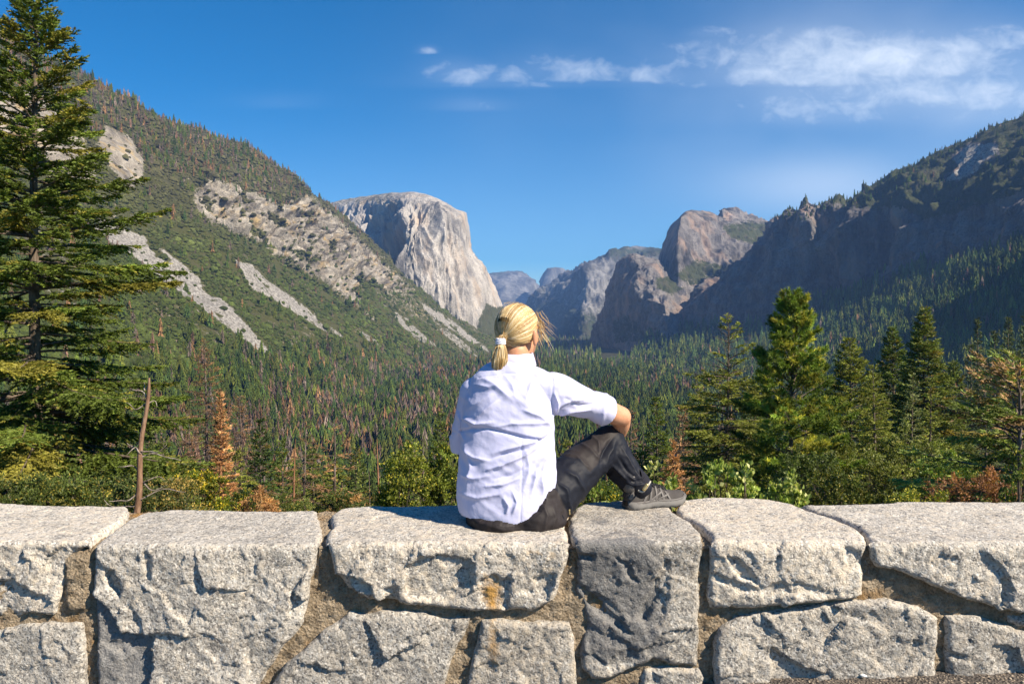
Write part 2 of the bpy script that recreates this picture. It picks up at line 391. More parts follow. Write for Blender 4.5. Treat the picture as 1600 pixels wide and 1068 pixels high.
def ec_relief(G, X, Y):
    q = np.stack([G[..., 0] / 120, G[..., 1] / 260, G[..., 2] / 620], -1)
    fl = ridged(q, 4, 41)
    big = fbm(np.stack([G[..., 0] / 260, G[..., 1] / 500, G[..., 2] / 420], -1), 3, 43)
    r = 44 * (fl - 1.2) + 60 * big + 14 * fbm(np.stack([G[..., 0] / 40, G[..., 1] / 90, G[..., 2] / 110], -1), 4, 47)
    # an alcove on the left of the prow
    al = np.exp(-((X - 590) / 26) ** 2 - ((Y - 385) / 38) ** 2)
    r -= 120 * al
    # leaning flakes low on the face
    fk = fbm(np.stack([(G[..., 0] + 0.35 * G[..., 2]) / 90, G[..., 1] / 300, G[..., 2] / 700], -1), 3, 49)
    r += 36 * fk * sstep(Y, 390, 470)
    r *= 1 - 0.55 * sstep(X, 715, 728)
    rim = np.interp(X, [500, 560, 600, 640, 690, 728], [318, 309, 303, 301, 315, 333]); r *= .12 + .88 * sstep(Y - rim, 0, 26)
    return r
def ec_masks(G, X, Y):
    n = gnorm(G); up = np.abs(n[..., 2])
    rk = np.ones_like(X)
    rk -= 0.75 * sstep(sdf(X, Y, [(745, 500), (758, 470), (775, 478), (800, 470), (800, 560), (740, 560)]), -3, 6)
    rk -= 0.28 * sstep(-(Y - 322), -10, 8) * sstep(-(X - 640), -10, 40)
    rk -= 0.2 * sstep(up, 0.45, 0.8)
    return {'rock': rk, 'talus': np.zeros_like(X)}
cap = land('monolith', EC, 640, 420, m_cap, ec_relief, ec_masks, kindname='granite_monolith', label='sheer pale granite monolith rising behind the left slope')

# --- far ranges
m_far = rock_veg_mat('far_granite', (0.15, 0.145, 0.14), (0.31, 0.295, 0.28), (0.055, 0.055, 0.056), (0.040, 0.052, 0.030), (0.07, 0.08, 0.045), 260, streak=(1, 1, 0.3), fine=0.8)
def top_prof(prof, Y, drop, bottom, base_dY, relief_rows):
    """simple range: each column = (x, skyline row); foot nearer the eye by base_dY"""
    cols = []
    for (x, y, *o) in prof:
        oy = o[0] if o else 0
        c = []
        for k, fr in enumerate(relief_rows):
            c.append((x, bottom + (y - bottom) * fr, Y + oy - base_dY * (1 - fr)))
        c.append((x, y + 6, Y + oy + drop)); cols.append(c)
    return cols
F1 = top_prof([(690, 452), (735, 440), (768, 430), (790, 426), (812, 428), (830, 436), (845, 448), (870, 452), (890, 452), (920, 452), (980, 452), (1100, 452)], 14500, 1500, 512, 2600, (0, .3, .55, .8, 1))
land('far_range', F1, 200, 60, m_far, lambda G, X, Y: 90 * (ridged(G / 1300, 4, 61) - 1.2) + 60 * fbm(G / 400, 4, 63),
     lambda G, X, Y: {'rock': np.clip(.75 + .5 * fbm(G / 900, 3, 5), 0, 1)}, kindname='far_mountain', label='pale hazy granite range closing the head of the valley')
HD = [
 [(812, 500, 12600), (826, 475, 12900), (836, 455, 13050), (842, 446, 13100), (843, 440, 13200), (843, 442, 13800)],
 [(835, 500, 12300), (843, 470, 12500), (848, 445, 12600), (852, 425, 12700), (855, 418.5, 12800), (856, 421, 13600)],
 [(850, 500, 12300), (856, 470, 12450), (860, 445, 12550), (864, 425, 12650), (867, 416.5, 12800), (868, 420, 13600)],
 [(870, 500, 12700), (874, 470, 12800), (877, 445, 12850), (879, 428, 12900), (878, 419, 13000), (878, 424, 13800)],
 [(892, 500, 13000), (892, 475, 13050), (890, 450, 13100), (888, 436, 13150), (886, 426, 13200), (886, 430, 14000)],
 [(930, 500, 13100), (925, 475, 13150), (915, 455, 13200), (905, 442, 13250), (900, 438, 13300), (900, 440, 14000)],
]
land('half_dome', HD, 120, 90, m_far, lambda G, X, Y: 40 * fbm(G / 600, 4, 71), lambda G, X, Y: {'rock': 0.35 + .65 * sstep(-Y, -455, -440) }, kindname='far_mountain', label='small hazy dome with one sheer side at the head of the valley')
F2 = [
 [(790, 545, 8200), (800, 520, 8500), (812, 495, 8800), (822, 476, 9000), (828, 466, 9200), (826, 470, 10200)],
 [(835, 545, 7300), (838, 515, 7500), (842, 488, 7800), (848, 462, 8100), (855, 447, 8400), (855, 452, 9800)],
 [(870, 545, 6900), (872, 512, 7100), (876, 480, 7400), (882, 450, 7800), (890, 424, 8200), (890, 430, 9600)],
 [(905, 545, 6500), (905, 508, 6700), (908, 475, 6900), (912, 440, 7150), (918, 409, 7500), (920, 415, 9300)],
 [(935, 545, 6500), (935, 505, 6700), (937, 470, 6950), (940, 432, 7250), (945, 398, 7700), (948, 404, 9200)],
 [(965, 545, 6600), (965, 500, 6800), (968, 460, 7100), (970, 420, 7500), (975, 389, 8000), (978, 395, 9200)],
 [(990, 545, 6500), (992, 500, 6700), (994, 455, 7100), (996, 415, 7700), (998, 383, 8500), (1000, 390, 9600)],
 [(1020, 545, 6300), (1022, 500, 6600), (1024, 455, 7000), (1026, 420, 7600), (1028, 388, 8200), (1030, 393, 9300)],
 [(1080, 545, 6300), (1080, 500, 6600), (1080, 455, 7000), (1080, 420, 7600), (1080, 380, 8200), (1080, 386, 9300)],
 [(1160, 545, 6300), (1160, 500, 6600), (1160, 455, 7000), (1160, 420, 7600), (1160, 378, 8200), (1160, 386, 9300)],
]
land('rear_wall', F2, 260, 140, m_far, lambda G, X, Y: (60 * (ridged(np.stack([G[..., 0] / 420, G[..., 1] / 700, G[..., 2] / 1100], -1), 4, 81) - 1.2) + 45 * fbm(G / 160, 4, 83)) * (1 - .6 * sstep(-Y, -400, -385)),
     lambda G, X, Y: {'rock': np.clip(.30 + .35 * sstep(-Y, -505, -440) * (1 - sstep(-Y, -408, -392)) + .5 * np.exp(-((X - 935) / 30.) ** 2 - ((Y - 460) / 35.) ** 2) + .55 * np.exp(-((X - 998) / 14.) ** 2 - ((Y - 384) / 5.) ** 2), 0, 1)},
     kindname='far_mountain', label='blue hazed wooded cliffs halfway up the valley')

# --- right hand cliffs
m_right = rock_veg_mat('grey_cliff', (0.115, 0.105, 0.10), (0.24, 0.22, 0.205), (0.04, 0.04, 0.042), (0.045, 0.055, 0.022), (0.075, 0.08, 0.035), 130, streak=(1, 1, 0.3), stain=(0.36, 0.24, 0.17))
F4 = [
 [(1010, 520, 4500), (1018, 470, 4550), (1022, 440, 4600), (1026, 420, 4650), (1030, 408, 4700), (1031, 412, 5600)],
 [(1030, 520, 4150), (1034, 470, 4200), (1036, 430, 4250), (1038, 390, 4350), (1044, 362, 4500), (1046, 368, 5500)],
 [(1062, 520, 3900), (1060, 470, 3960), (1060, 430, 4020), (1058, 385, 4120), (1062, 338, 4300), (1066, 345, 5400)],
 [(1100, 520, 3900), (1095, 470, 4000), (1090, 430, 4100), (1086, 385, 4230), (1082, 330, 4450), (1086, 337, 5400)],
 [(1150, 520, 3850), (1140, 470, 3980), (1130, 430, 4120), (1120, 385, 4300), (1112, 335, 4600), (1114, 340, 5500)],
 [(1190, 520, 3800), (1175, 470, 3950), (1160, 430, 4120), (1145, 385, 4350), (1130, 345, 4700), (1132, 348, 5600)],
 [(1240, 520, 3800), (1220, 470, 3950), (1200, 430, 4150), (1180, 390, 4400), (1162, 352, 4850), (1164, 355, 5700)],
 [(1300, 520, 3800), (1280, 470, 3950), (1260, 430, 4200), (1240, 395, 4500), (1220, 362, 5000), (1222, 366, 5800)],
]
def mc_relief(G, X, Y):
    return (34 * (ridged(np.stack([G[..., 0] / 230, G[..., 1] / 380, G[..., 2] / 420], -1), 4, 91) - 1.2) + 26 * fbm(G / 90, 5, 93)) * (1 - .55 * sstep(-Y, -350, -335)) * (.35 + .65 * sstep(X, 1060, 1085))
def mc_masks(G, X, Y):
    r = np.ones_like(X) * .95
    r -= .62 * sstep(sdf(X, Y, [(1125, 350), (1165, 345), (1240, 360), (1230, 395), (1180, 385), (1140, 372)]), -6, 6)
    r -= .6 * sstep(sdf(X, Y, [(1050, 430), (1085, 405), (1130, 412), (1160, 425), (1100, 460)]), -6, 6)
    r -= .3 * sstep(-Y, -345, -330)
    return {'rock': r}
m_mid = rock_veg_mat('tan_granite', (0.15, 0.137, 0.13), (0.28, 0.255, 0.24), (0.05, 0.048, 0.048), (0.045, 0.055, 0.022), (0.075, 0.08, 0.035), 160, streak=(1, 1, 0.45), stain=(0.36, 0.26, 0.20))
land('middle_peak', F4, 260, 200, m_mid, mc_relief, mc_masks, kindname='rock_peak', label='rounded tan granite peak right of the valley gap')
F4b = [
 [(1118, 380, 5000), (1121, 360, 5050), (1123, 342, 5100), (1124, 330, 5200), (1125, 336, 5600)],
 [(1128, 385, 4850), (1129, 360, 4900), (1129, 340, 4980), (1130, 324, 5150), (1131, 330, 5600)],
 [(1150, 390, 4850), (1150, 365, 4900), (1150, 345, 4980), (1150, 326, 5200), (1151, 332, 5700)],
 [(1175, 390, 4800), (1175, 370, 4850), (1175, 352, 4950), (1175, 337, 5200), (1176, 342, 5800)],
 [(1200, 395, 4700), (1200, 378, 4750), (1200, 362, 4900), (1200, 346, 5200), (1201, 350, 5800)],
 [(1240, 400, 4600), (1240, 385, 4700), (1240, 372, 4850), (1240, 358, 5200), (1241, 362, 5800)],
]
land('rear_knob', F4b, 140, 90, m_mid, lambda G, X, Y: 26 * (ridged(G / 160, 4, 95) - 1.2), lambda G, X, Y: {'rock': np.clip(.75 - .5 * sstep(sdf(X, Y, [(1140, 345), (1240, 350), (1240, 400), (1130, 400)]), -5, 5), 0, 1)},
     kindname='rock_peak', label='small dark wooded knob behind the rounded tan peak')
F3 = [
 [(910, 560, 4700), (918, 530, 4700), (926, 520, 4700), (934, 510, 4700), (938, 500, 4700), (940, 492, 4720), (944, 500, 5000)],
 [(936, 560, 4420), (938, 525, 4420), (942, 490, 4420), (950, 455, 4430), (954, 444, 4440), (958, 436, 4460), (964, 444, 4900)],
 [(955, 560, 4200), (956, 525, 4200), (958, 485, 4210), (962, 440, 4220), (966, 420, 4240), (972, 402, 4270), (980, 410, 4800)],
 [(980, 560, 3950), (980, 525, 3960), (980, 485, 3970), (982, 446, 3990), (984, 418, 4090), (986, 396, 4230), (992, 404, 4700)],
 [(1010, 560, 3700), (1010, 525, 3710), (1008, 490, 3730), (1006, 466, 3760), (1006, 430, 3960), (1008, 400, 4190), (1012, 408, 4700)],
 [(1045, 560, 3500), (1045, 525, 3510), (1042, 495, 3530), (1040, 474, 3560), (1038, 442, 3860), (1036, 414, 4190), (1040, 422, 4700)],
 [(1080, 560, 3700), (1080, 525, 3710), (1076, 498, 3730), (1072, 482, 3770), (1068, 455, 3960), (1062, 428, 4220), (1066, 436, 4700)],
 [(1130, 560, 3900), (1130, 525, 3910), (1126, 498, 3930), (1120, 482, 3970), (1112, 460, 4060), (1108, 438, 4260), (1110, 446, 4700)],
]
def lc_masks(G, X, Y):
    r = np.ones_like(X) * .9
    r -= .62 * sstep(sdf(X, Y, [(1022, 432), (1050, 430), (1100, 440), (1075, 450), (1050, 462), (1025, 452)]), -5, 6)
    r -= .5 * sstep(sdf(X, Y, [(955, 500), (975, 488), (1000, 505), (1015, 530), (960, 540)]), -5, 6)
    return {'rock': r}
land('near_spire', F3, 260, 200, m_mid, lambda G, X, Y: (26 * (ridged(np.stack([G[..., 0] / 150, G[..., 1] / 260, G[..., 2] / 330], -1), 4, 101) - 1.2) + 18 * fbm(G / 60, 5, 103)) * (1 - .4 * sstep(-Y, -430, -400)), lc_masks,
     kindname='rock_peak', label='nearer dark cliff with sunlit ledges beside the valley gap')
R5 = [
 [(1040, 560, 3600), (1046, 540, 3640), (1050, 515, 3680), (1056, 490, 3740), (1060, 468, 3900), (1068, 474, 4500)],
 [(1075, 560, 3450), (1082, 530, 3480), (1090, 500, 3520), (1095, 470, 3570), (1104, 438, 3680), (1112, 446, 4400)],
 [(1120, 560, 3280), (1125, 520, 3300), (1132, 490, 3330), (1140, 450, 3370), (1150, 411, 3460), (1162, 418, 4300)],
 [(1165, 550, 3140), (1168, 510, 3160), (1174, 475, 3190), (1180, 425, 3240), (1188, 374, 3330), (1200, 382, 4200)],
 [(1196, 550, 3060), (1198, 508, 3080), (1202, 470, 3100), (1206, 400, 3130), (1212, 341, 3220), (1224, 350, 4100)],
 [(1250, 550, 2960), (1252, 500, 2980), (1254, 460, 3000), (1256, 395, 3030), (1260, 335, 3110), (1272, 344, 4000)],
 [(1275, 550, 2960), (1277, 500, 2980), (1279, 460, 3000), (1281, 395, 3020), (1284, 326, 3080), (1296, 336, 3900)],
 [(1320, 550, 2770), (1320, 490, 2790), (1322, 450, 2810), (1325, 380, 2840), (1330, 318, 2940), (1342, 324, 3800)],
 [(1370, 540, 2620), (1370, 478, 2640), (1370, 440, 2660), (1372, 360, 2720), (1378, 290, 2900), (1390, 300, 3700)],
 [(1430, 520, 2450), (1430, 455, 2470), (1430, 415, 2490), (1430, 340, 2570), (1432, 262, 2880), (1445, 275, 3500)],
 [(1490, 510, 2330), (1490, 440, 2350), (1490, 395, 2370), (1490, 320, 2460), (1490, 232, 2920), (1505, 245, 3400)],
 [(1540, 500, 2230), (1540, 425, 2250), (1540, 380, 2270), (1540, 290, 2370), (1540, 202, 2860), (1560, 215, 3300)],
 [(1610, 490, 2100), (1610, 400, 2120), (1610, 350, 2150), (1610, 260, 2260), (1610, 176, 2750), (1630, 190, 3200)],
 [(1750, 460, 1950), (1750, 380, 1970), (1750, 300, 2010), (1750, 210, 2150), (1750, 110, 2450), (1760, 120, 3100)],
 [(2050, 420, 1750), (2050, 340, 1770), (2050, 230, 1800), (2050, 120, 1950), (2050, -10, 2200), (2060, 10, 3000)],
]
def rw_relief(G, X, Y):
    return (44 * (ridged(np.stack([G[..., 0] / 210, G[..., 1] / 210, G[..., 2] / 480], -1), 4, 111) - 1.2) + 20 * fbm(G / 60, 5, 113) + 60 * fbm(G / 500, 2, 117)) * (.25 + .75 * sstep(Y, 170, 330) * sstep(-Y, -540, -460)) \
        + 60 * np.exp(-((X - 1262) / 14.) ** 2) * sstep(-Y, -480, -380)
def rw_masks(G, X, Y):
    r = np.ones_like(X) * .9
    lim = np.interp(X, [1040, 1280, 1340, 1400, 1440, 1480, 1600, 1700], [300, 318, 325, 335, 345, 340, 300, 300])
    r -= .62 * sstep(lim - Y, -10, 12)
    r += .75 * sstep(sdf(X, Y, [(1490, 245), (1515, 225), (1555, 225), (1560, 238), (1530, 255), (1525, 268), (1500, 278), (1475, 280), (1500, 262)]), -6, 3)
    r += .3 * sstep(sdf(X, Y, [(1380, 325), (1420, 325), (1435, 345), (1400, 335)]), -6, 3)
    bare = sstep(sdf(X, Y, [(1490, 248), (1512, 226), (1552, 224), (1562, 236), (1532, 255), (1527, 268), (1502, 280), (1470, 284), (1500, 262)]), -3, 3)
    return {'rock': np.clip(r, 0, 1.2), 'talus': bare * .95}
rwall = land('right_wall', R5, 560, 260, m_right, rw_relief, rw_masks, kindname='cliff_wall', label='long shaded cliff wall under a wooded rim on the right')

# --- wooded apron under the right cliffs
m_soil = rock_veg_mat('forest_floor', (0.2, 0.17, 0.12), (0.3, 0.26, 0.2), (0.1, 0.08, 0.06), (0.030, 0.035, 0.014), (0.060, 0.055, 0.025), 60)
AP = [
 [(930, 585, 2600), (960, 563, 3250), (985, 550, 3400), (1010, 535, 3560), (1030, 515, 3900)],
 [(1020, 600, 2300), (1050, 572, 2700), (1095, 540, 3000), (1140, 512, 3200), (1160, 480, 3600)],
 [(1110, 620, 2000), (1150, 585, 2300), (1200, 535, 2650), (1250, 495, 2950), (1270, 450, 3400)],
 [(1210, 650, 1600), (1250, 600, 1950), (1300, 525, 2350), (1345, 465, 2690), (1360, 420, 3100)],
 [(1340, 720, 1050), (1370, 650, 1300), (1400, 530, 2000), (1432, 437, 2460), (1440, 400, 2800)],
 [(1420, 800, 750), (1470, 690, 1000), (1530, 520, 1700), (1605, 392, 2140), (1610, 360, 2400)],
 [(1640, 900, 560), (1680, 780, 700), (1780, 500, 1400), (1800, 350, 2000), (1800, 330, 2200)],
 [(2100, 1000, 420), (2150, 850, 480), (2250, 500, 1100), (2250, 300, 1750), (2250, 280, 2000)],
]
apron = land('apron', AP, 260, 140, m_soil, lambda G, X, Y: 40 * fbm(G / 330, 3, 121) + 10 * fbm(G / 90, 3, 122), lambda G, X, Y: {'rock': np.full(X.shape, .1)}, kindname='wooded_hillside', label='forested slope under the right hand cliffs')

# --- unseen spur added past the right edge, shaped to shade the side valley
gx, gy = np.meshgrid(np.linspace(1150, 2300, 90), np.linspace(850, 2600, 120))
sp = np.array([(1380., 1180., 300.), (1420, 1300, 600), (1520, 1560, 560), (1640, 1850, 480), (1850, 2250, 560)]); zz_ = np.full(gx.shape, -999.)
for k in range(400):
    u_ = k / 399 * 4; c_ = catmull(sp, np.array([u_]))[0]; zz_ = np.maximum(zz_, -260 + (c_[2] + 260) * np.exp(-(((gx - c_[0]) ** 2 + (gy - c_[1]) ** 2) / 230. ** 2)))
Gs = np.stack([gx, gy, zz_], -1); Gs[..., 2] += 14 * fbm(Gs / 90, 4, 141)
o = mesh('shadow_spur', Gs.reshape(-1, 3), gfaces(*gx.shape), m_soil, attrs={'rock': np.full(gx.size, .2), 'talus': np.zeros(gx.size)}); o['kind'] = 'structure'; o['label'] = 'unseen spur added beyond the right edge to shade the side valley'
# --- valley floor and the steep bank under the viewpoint: one sheet, z by distance
def zbank(X, Y):
    z = np.interp(Y, [3.1, 4, 7, 12, 20, 35, 60, 100, 200, 400, 650, 900, 30000], [-.25, -.6, -2.6, -5.5, -8.6, -12.0, -17, -26, -55, -112, -144, -150, -150])
    return z
ys = np.concatenate([[3.15], np.geomspace(3.6, 60, 60), np.geomspace(64, 900, 70), np.geomspace(950, 20000, 70)])
us = np.linspace(-1, 1, 161)
YY, UU = np.meshgrid(ys, us, indexing='ij'); XX = UU * (12 + YY * 1.25)
ZZ = zbank(XX, YY); Pn = np.stack([XX, YY, ZZ * 0], -1)
ZZ = ZZ + np.clip(YY / 40, .12, 1) * 0.6 * fbm(Pn / 6, 3, 131) + 5 * fbm(Pn / 120, 3, 133) * sstep(YY, 60, 400)
g = mesh('valley_floor', np.stack([XX, YY, ZZ], -1).reshape(-1, 3), gfaces(len(ys), len(us))[:, ::-1], m_soil, attrs={'rock': np.full(XX.size, .05), 'talus': np.zeros(XX.size)})
if g.data.polygons[5].normal.z < 0: g.data.flip_normals()
g['kind'] = 'structure'; g['label'] = 'valley floor and bank falling away under the trees'
GZ = lambda x, y: float(zbank(x, y))
# ---------------------------------------------------------------- vegetation: distant cover
rng = np.random.default_rng(7)
def tubes(paths, radii, sides=6, cap=True):
    Vs, Fs, off = [], [], 0
    for P, R in zip(paths, radii):
        P = np.asarray(P, float); R = np.asarray(R, float); n = len(P)
        T = np.gradient(P, axis=0); T /= np.linalg.norm(T, axis=1, keepdims=True) + 1e-9
        ref = np.where(np.abs(T[:, 2:3]) > 0.9, [[1., 0, 0]], [[0, 0, 1.]])
        A = np.cross(T, ref); A /= np.linalg.norm(A, axis=1, keepdims=True) + 1e-9
        B = np.cross(T, A); a = np.arange(sides) / sides * 2 * np.pi
        ring = P[:, None] + R[:, None, None] * (A[:, None] * np.cos(a)[None, :, None] + B[:, None] * np.sin(a)[None, :, None])
        Vs.append(ring.reshape(-1, 3)); i = off + np.arange(n * sides).reshape(n, sides); j = np.roll(i, -1, 1)
        Fs.append(np.stack([i[:-1], j[:-1], j[1:], i[1:]], -1).reshape(-1, 4)); off += n * sides
    return np.concatenate(Vs), np.concatenate(Fs)
def foliage_mat(name, transl=0.25, rough=0.6):
    m, t, b, o = mat(name)
    c = attr(t, 'col', 'Color')
    L(t, c, b.inputs['Base Color']); b.inputs['Roughness'].default_value = rough; b.inputs['Specular IOR Level'].default_value = 0.25
    if transl:
        tr = N(t, 'ShaderNodeBsdfTranslucent'); L(t, mixrgb(t, 1.0, c, (1.25, 1.35, 0.6), 'MULTIPLY'), tr.inputs[0])
        mx = N(t, 'ShaderNodeMixShader'); mx.inputs[0].default_value = transl; L(t, b.outputs[0], mx.inputs[1]); L(t, tr.outputs[0], mx.inputs[2]); L(t, mx.outputs[0], o.inputs[0])
    return m
M_FAR = foliage_mat('forest_foliage', 0.0, 0.9)
t = M_FAR.node_tree; b = t.nodes['Principled BSDF']; v = objco(t)
geo_ = N(t, 'ShaderNodeNewGeometry')
nz = tnoise(t, .55, 5, .75, geo_.outputs['Position'])
L(t, mixrgb(t, 1.0, attr(t, 'col', 'Color'), ramp(t, nz, [(.33, .55), (.5, 1.0), (.66, 1.5)]), 'MULTIPLY'), b.inputs['Base Color'])
bump(t, b, nz, 1.0, 2.2)
M_LEAF = foliage_mat('leaves', 0.3, 0.45)
M_NEEDLE = foliage_mat('needles', 0.22, 0.6)
def bark_mat(name, a, b_, c, s=8):
    m, t, b, o = mat(name); v = objco(t, (1, 1, 0.25))
    n = tnoise(t, s, 6, 0.7, v); L(t, ramp(t, n, [(0.35, a), (0.5, b_), (0.66, c)]), b.inputs['Base Color'])
    bump(t, b, n, 0.8, 0.03); return m
M_BARK = bark_mat('grey_brown_bark', (0.05, 0.036, 0.026), (0.12, 0.09, 0.066), (0.2, 0.165, 0.13))
M_REDBARK = bark_mat('red_brown_bark', (0.12, 0.05, 0.025), (0.26, 0.12, 0.06), (0.36, 0.2, 0.11), 14)
M_DEADWOOD = bark_mat('weathered_dead_wood', (0.10, 0.08, 0.07), (0.24, 0.19, 0.16), (0.42, 0.37, 0.32), 10)

def jitcol(base, n, dv=0.22, dh=0.08, seed=0):
    r = np.random.default_rng(seed); b = np.array(base)[None, :] * np.ones((n, 1))
    v = np.exp(r.normal(0, dv, (n, 1))); h = np.exp(r.normal(0, dh, (n, 3))); return b * v * h
def conifer_lod(tiers, spikes, seed, rad=0.15, dead=False):
    """small stacked-bough tree of unit height"""
    r = np.random.default_rng(seed); V = []; Fc = []
    zb = 0.06
    for k in range(tiers):
        f = k / tiers; z0 = zb + (1 - zb) * f * 0.93; z1 = min(1.0, z0 + (1 - zb) / tiers * 2.1)
        if k == tiers - 1: z1 = 1.0
        R = rad * (1 - f) ** 0.8 * r.uniform(.8, 1.15) + .012
        c = len(V); V.append((r.normal(0, .004), r.normal(0, .004), z1)); a0 = r.uniform(0, 6)
        for s in range(spikes * 2):
            a = a0 + s / (spikes * 2) * 2 * math.pi + r.uniform(-.12, .12)
            rr = R * (r.uniform(.75, 1.2) if s % 2 == 0 else r.uniform(.3, .5))
            V.append((rr * math.cos(a), rr * math.sin(a), z0 + (r.uniform(-.03, .01) if s % 2 == 0 else .035 + r.uniform(0, .02))))
        for s in range(spikes * 2):
            if dead and r.random() < 0.55: continue
            Fc.append((c, c + 1 + s, c + 1 + (s + 1) % (spikes * 2)))
    # trunk
    c = len(V)
    for s in range(4):
        a = s * math.pi / 2; V.append((.009 * math.cos(a), .009 * math.sin(a), -0.03))
    V.append((0, 0, 1.0))
    for s in range(4): Fc.append((c + s, c + (s + 1) % 4, c + 4))
    return np.array(V), np.array(Fc)
def lump(seed, sub=2, rough=0.3):
    bm = bmesh.new(); bmesh.ops.create_icosphere(bm, subdivisions=sub, radius=1); V = np.array([v.co[:] for v in bm.verts]); Fc = np.array([[v.index for v in f.verts] for f in bm.faces]); bm.free()
    V = V * (1 + rough * fbm(V * 1.5 + seed * 7, 3, seed, .6)[:, None]); V[:, 2] = np.where(V[:, 2] < -.2, -.2 + (V[:, 2] + .2) * .3, V[:, 2])
    return V, Fc
def merge(name, temps, which, P, S, Sz, rot, col, material, label, kindname, smooth=False):
    """one mass object out of thousands of copies (stuff)"""
    Vs, Fs, Cs, off = [], [], [], 0
    for k, (V, Fc) in enumerate(temps):
        m_ = which == k; n = m_.sum()
        if not n: continue
        c, s = np.cos(rot[m_]), np.sin(rot[m_])
        x = V[None, :, 0] * c[:, None] - V[None, :, 1] * s[:, None]; y = V[None, :, 0] * s[:, None] + V[None, :, 1] * c[:, None]
        A = np.stack([x * S[m_][:, None], y * S[m_][:, None], V[None, :, 2] * Sz[m_][:, None]], -1) + P[m_][:, None, :]
        Vs.append(A.reshape(-1, 3)); Fs.append((Fc[None] + (off + np.arange(n) * len(V))[:, None, None]).reshape(-1, 3)); off += n * len(V)
        Cs.append(np.repeat(col[m_], len(V), 0))
    o = mesh(name, np.concatenate(Vs), np.concatenate(Fs), material, smooth=smooth, attrs={'col': np.concatenate(Cs)})
    o['kind'] = 'stuff'; o['label'] = label; return o
def scatter(Lq, n, weight, seed):
    """random points on a land sheet; weight(px,py,G,mk) relative density per visible pixel"""
    r = np.random.default_rng(seed); G = Lq.G; X = Lq.px; Y = Lq.py
    c = lambda A: (A[:-1, :-1] + A[1:, 1:]) / 2
    ax = (X[:-1, 1:] - X[:-1, :-1]); ay = (Y[:-1, 1:] - Y[:-1, :-1]); bx = (X[1:, :-1] - X[:-1, :-1]); by = (Y[1:, :-1] - Y[:-1, :-1])
    area = np.abs(ax * by - ay * bx) + 0.02
    cx, cy_ = c(X), c(Y); Gc = (G[:-1, :-1] + G[1:, 1:]) / 2
    mk = {k: c(v_) for k, v_ in Lq.mk.items()}
    wgt = area * np.clip(weight(cx, cy_, Gc, mk), 0, None) * ((cx > -60) & (cx < 1660) & (cy_ > -60) & (cy_ < 820))
    p = (wgt / wgt.sum()).ravel(); idx = r.choice(p.size, n, p=p); i, j = np.unravel_index(idx, wgt.shape)
    a, b = r.random((2, n, 1)); P = (G[i, j] * (1 - a) * (1 - b) + G[i, j + 1] * a * (1 - b) + G[i + 1, j] * (1 - a) * b + G[i + 1, j + 1] * a * b)
    return P
GREENS = [(0.062, 0.094, 0.016), (0.086, 0.118, 0.018), (0.122, 0.138, 0.024), (0.056, 0.094, 0.024)]
DEADS = [(0.22, 0.130, 0.088), (0.19, 0.140, 0.110), (0.30, 0.165, 0.075), (0.17, 0.130, 0.108)]
def treecols(n, dead_frac, seed, scale=1.0):
    r = np.random.default_rng(seed); c = np.array(GREENS)[r.integers(0, 4, n)]
    dead = r.random(n) < dead_frac
    c = np.where(dead[:, None], np.array(DEADS)[r.integers(0, 4, n)], c)
    return c * np.exp(r.normal(0, .22, (n, 1))) * scale, dead
CON = [conifer_lod(9, 7, 10 + k, rad=[.20, .17, .25, .19][k]) for k in range(4)] + [conifer_lod(7, 6, 30 + k, rad=.16, dead=True) for k in range(2)]
CONF = [conifer_lod(4, 4, 50 + k, rad=[.19, .16, .22][k]) for k in range(3)]
LUMPS = [lump(k, 2, .34) for k in range(5)]
def forest(name, P, Hm, Hs, deadf, seed, label, temps=CON, wide=1.0, scale=1.0, nlive=4):
    n = len(P); r = np.random.default_rng(seed + 500)
    cl, dead = treecols(n, deadf if np.isscalar(deadf) else deadf, seed, scale)
    cl = cl * np.exp(.55 * fbm(P / 120, 3, 209))[:, None]; Hm = Hm * np.exp(.28 * fbm(P / 90 + 5, 2, 210))
    Hh = np.clip(r.normal(0, Hs, n) + Hm, Hm * .4, Hm * 1.7)
    wh = r.integers(0, nlive, n)
    if len(temps) > nlive: wh = np.where(dead, r.integers(nlive, len(temps), n), wh)
    return merge(name, temps, wh, P - np.array([0, 0, .5]), Hh * wide * r.uniform(.8, 1.25, n), Hh, r.uniform(0, 6.28, n), cl, M_FAR, label, name)
# --- valley floor
def floor_pts(n, Y0, Y1, seed, pxr=(-80, 1700)):
    r = np.random.default_rng(seed)
    py_ = r.uniform(HZ + F * 151.15 / Y1, HZ + F * 151.15 / Y0, n); Y = F * 151.15 / (py_ - HZ); X_ = r.uniform(*pxr, n)
    lo = np.interp(Y, [450, 800, 1250, 1700, 2100, 2500, 2900, 3400, 3900, 9000], [300, 440, 530, 600, 650, 700, 745, 795, 815, 815])
    hi = np.interp(Y, [560, 750, 1050, 1600, 2000, 2300, 2600, 3300, 6600, 9000], [1640, 1420, 1340, 1210, 1110, 1020, 935, 930, 960, 960])
    k = (X_ > lo - 6) & (X_ < hi + 6); X_, Y = X_[k], Y[k]
    return np.stack([(X_ - 800) / F * Y, Y, zbank((X_ - 800) / F * Y, Y)], -1)
P = np.concatenate([floor_pts(27000, 800, 9500, 1), floor_pts(3800, 560, 1100, 9)]); near = P[:, 1] < 2600
patch = fbm(P / 420, 3, 201) + .3 * (P[:, 0] < -40) * (P[:, 1] < 2400)
dfr = np.clip(.15 + .55 * patch, 0.03, .6) * np.where(P[:, 1] < 3000, 1, .5)
forest('valley_forest', P[near], 29, 6, dfr[near], 2, 'dense conifer forest covering the valley floor', wide=1.2)
forest('distant_valley_forest', P[~near], 33, 7, dfr[~near] * .6, 3, 'far conifer forest running up the valley floor', temps=CONF, nlive=3)
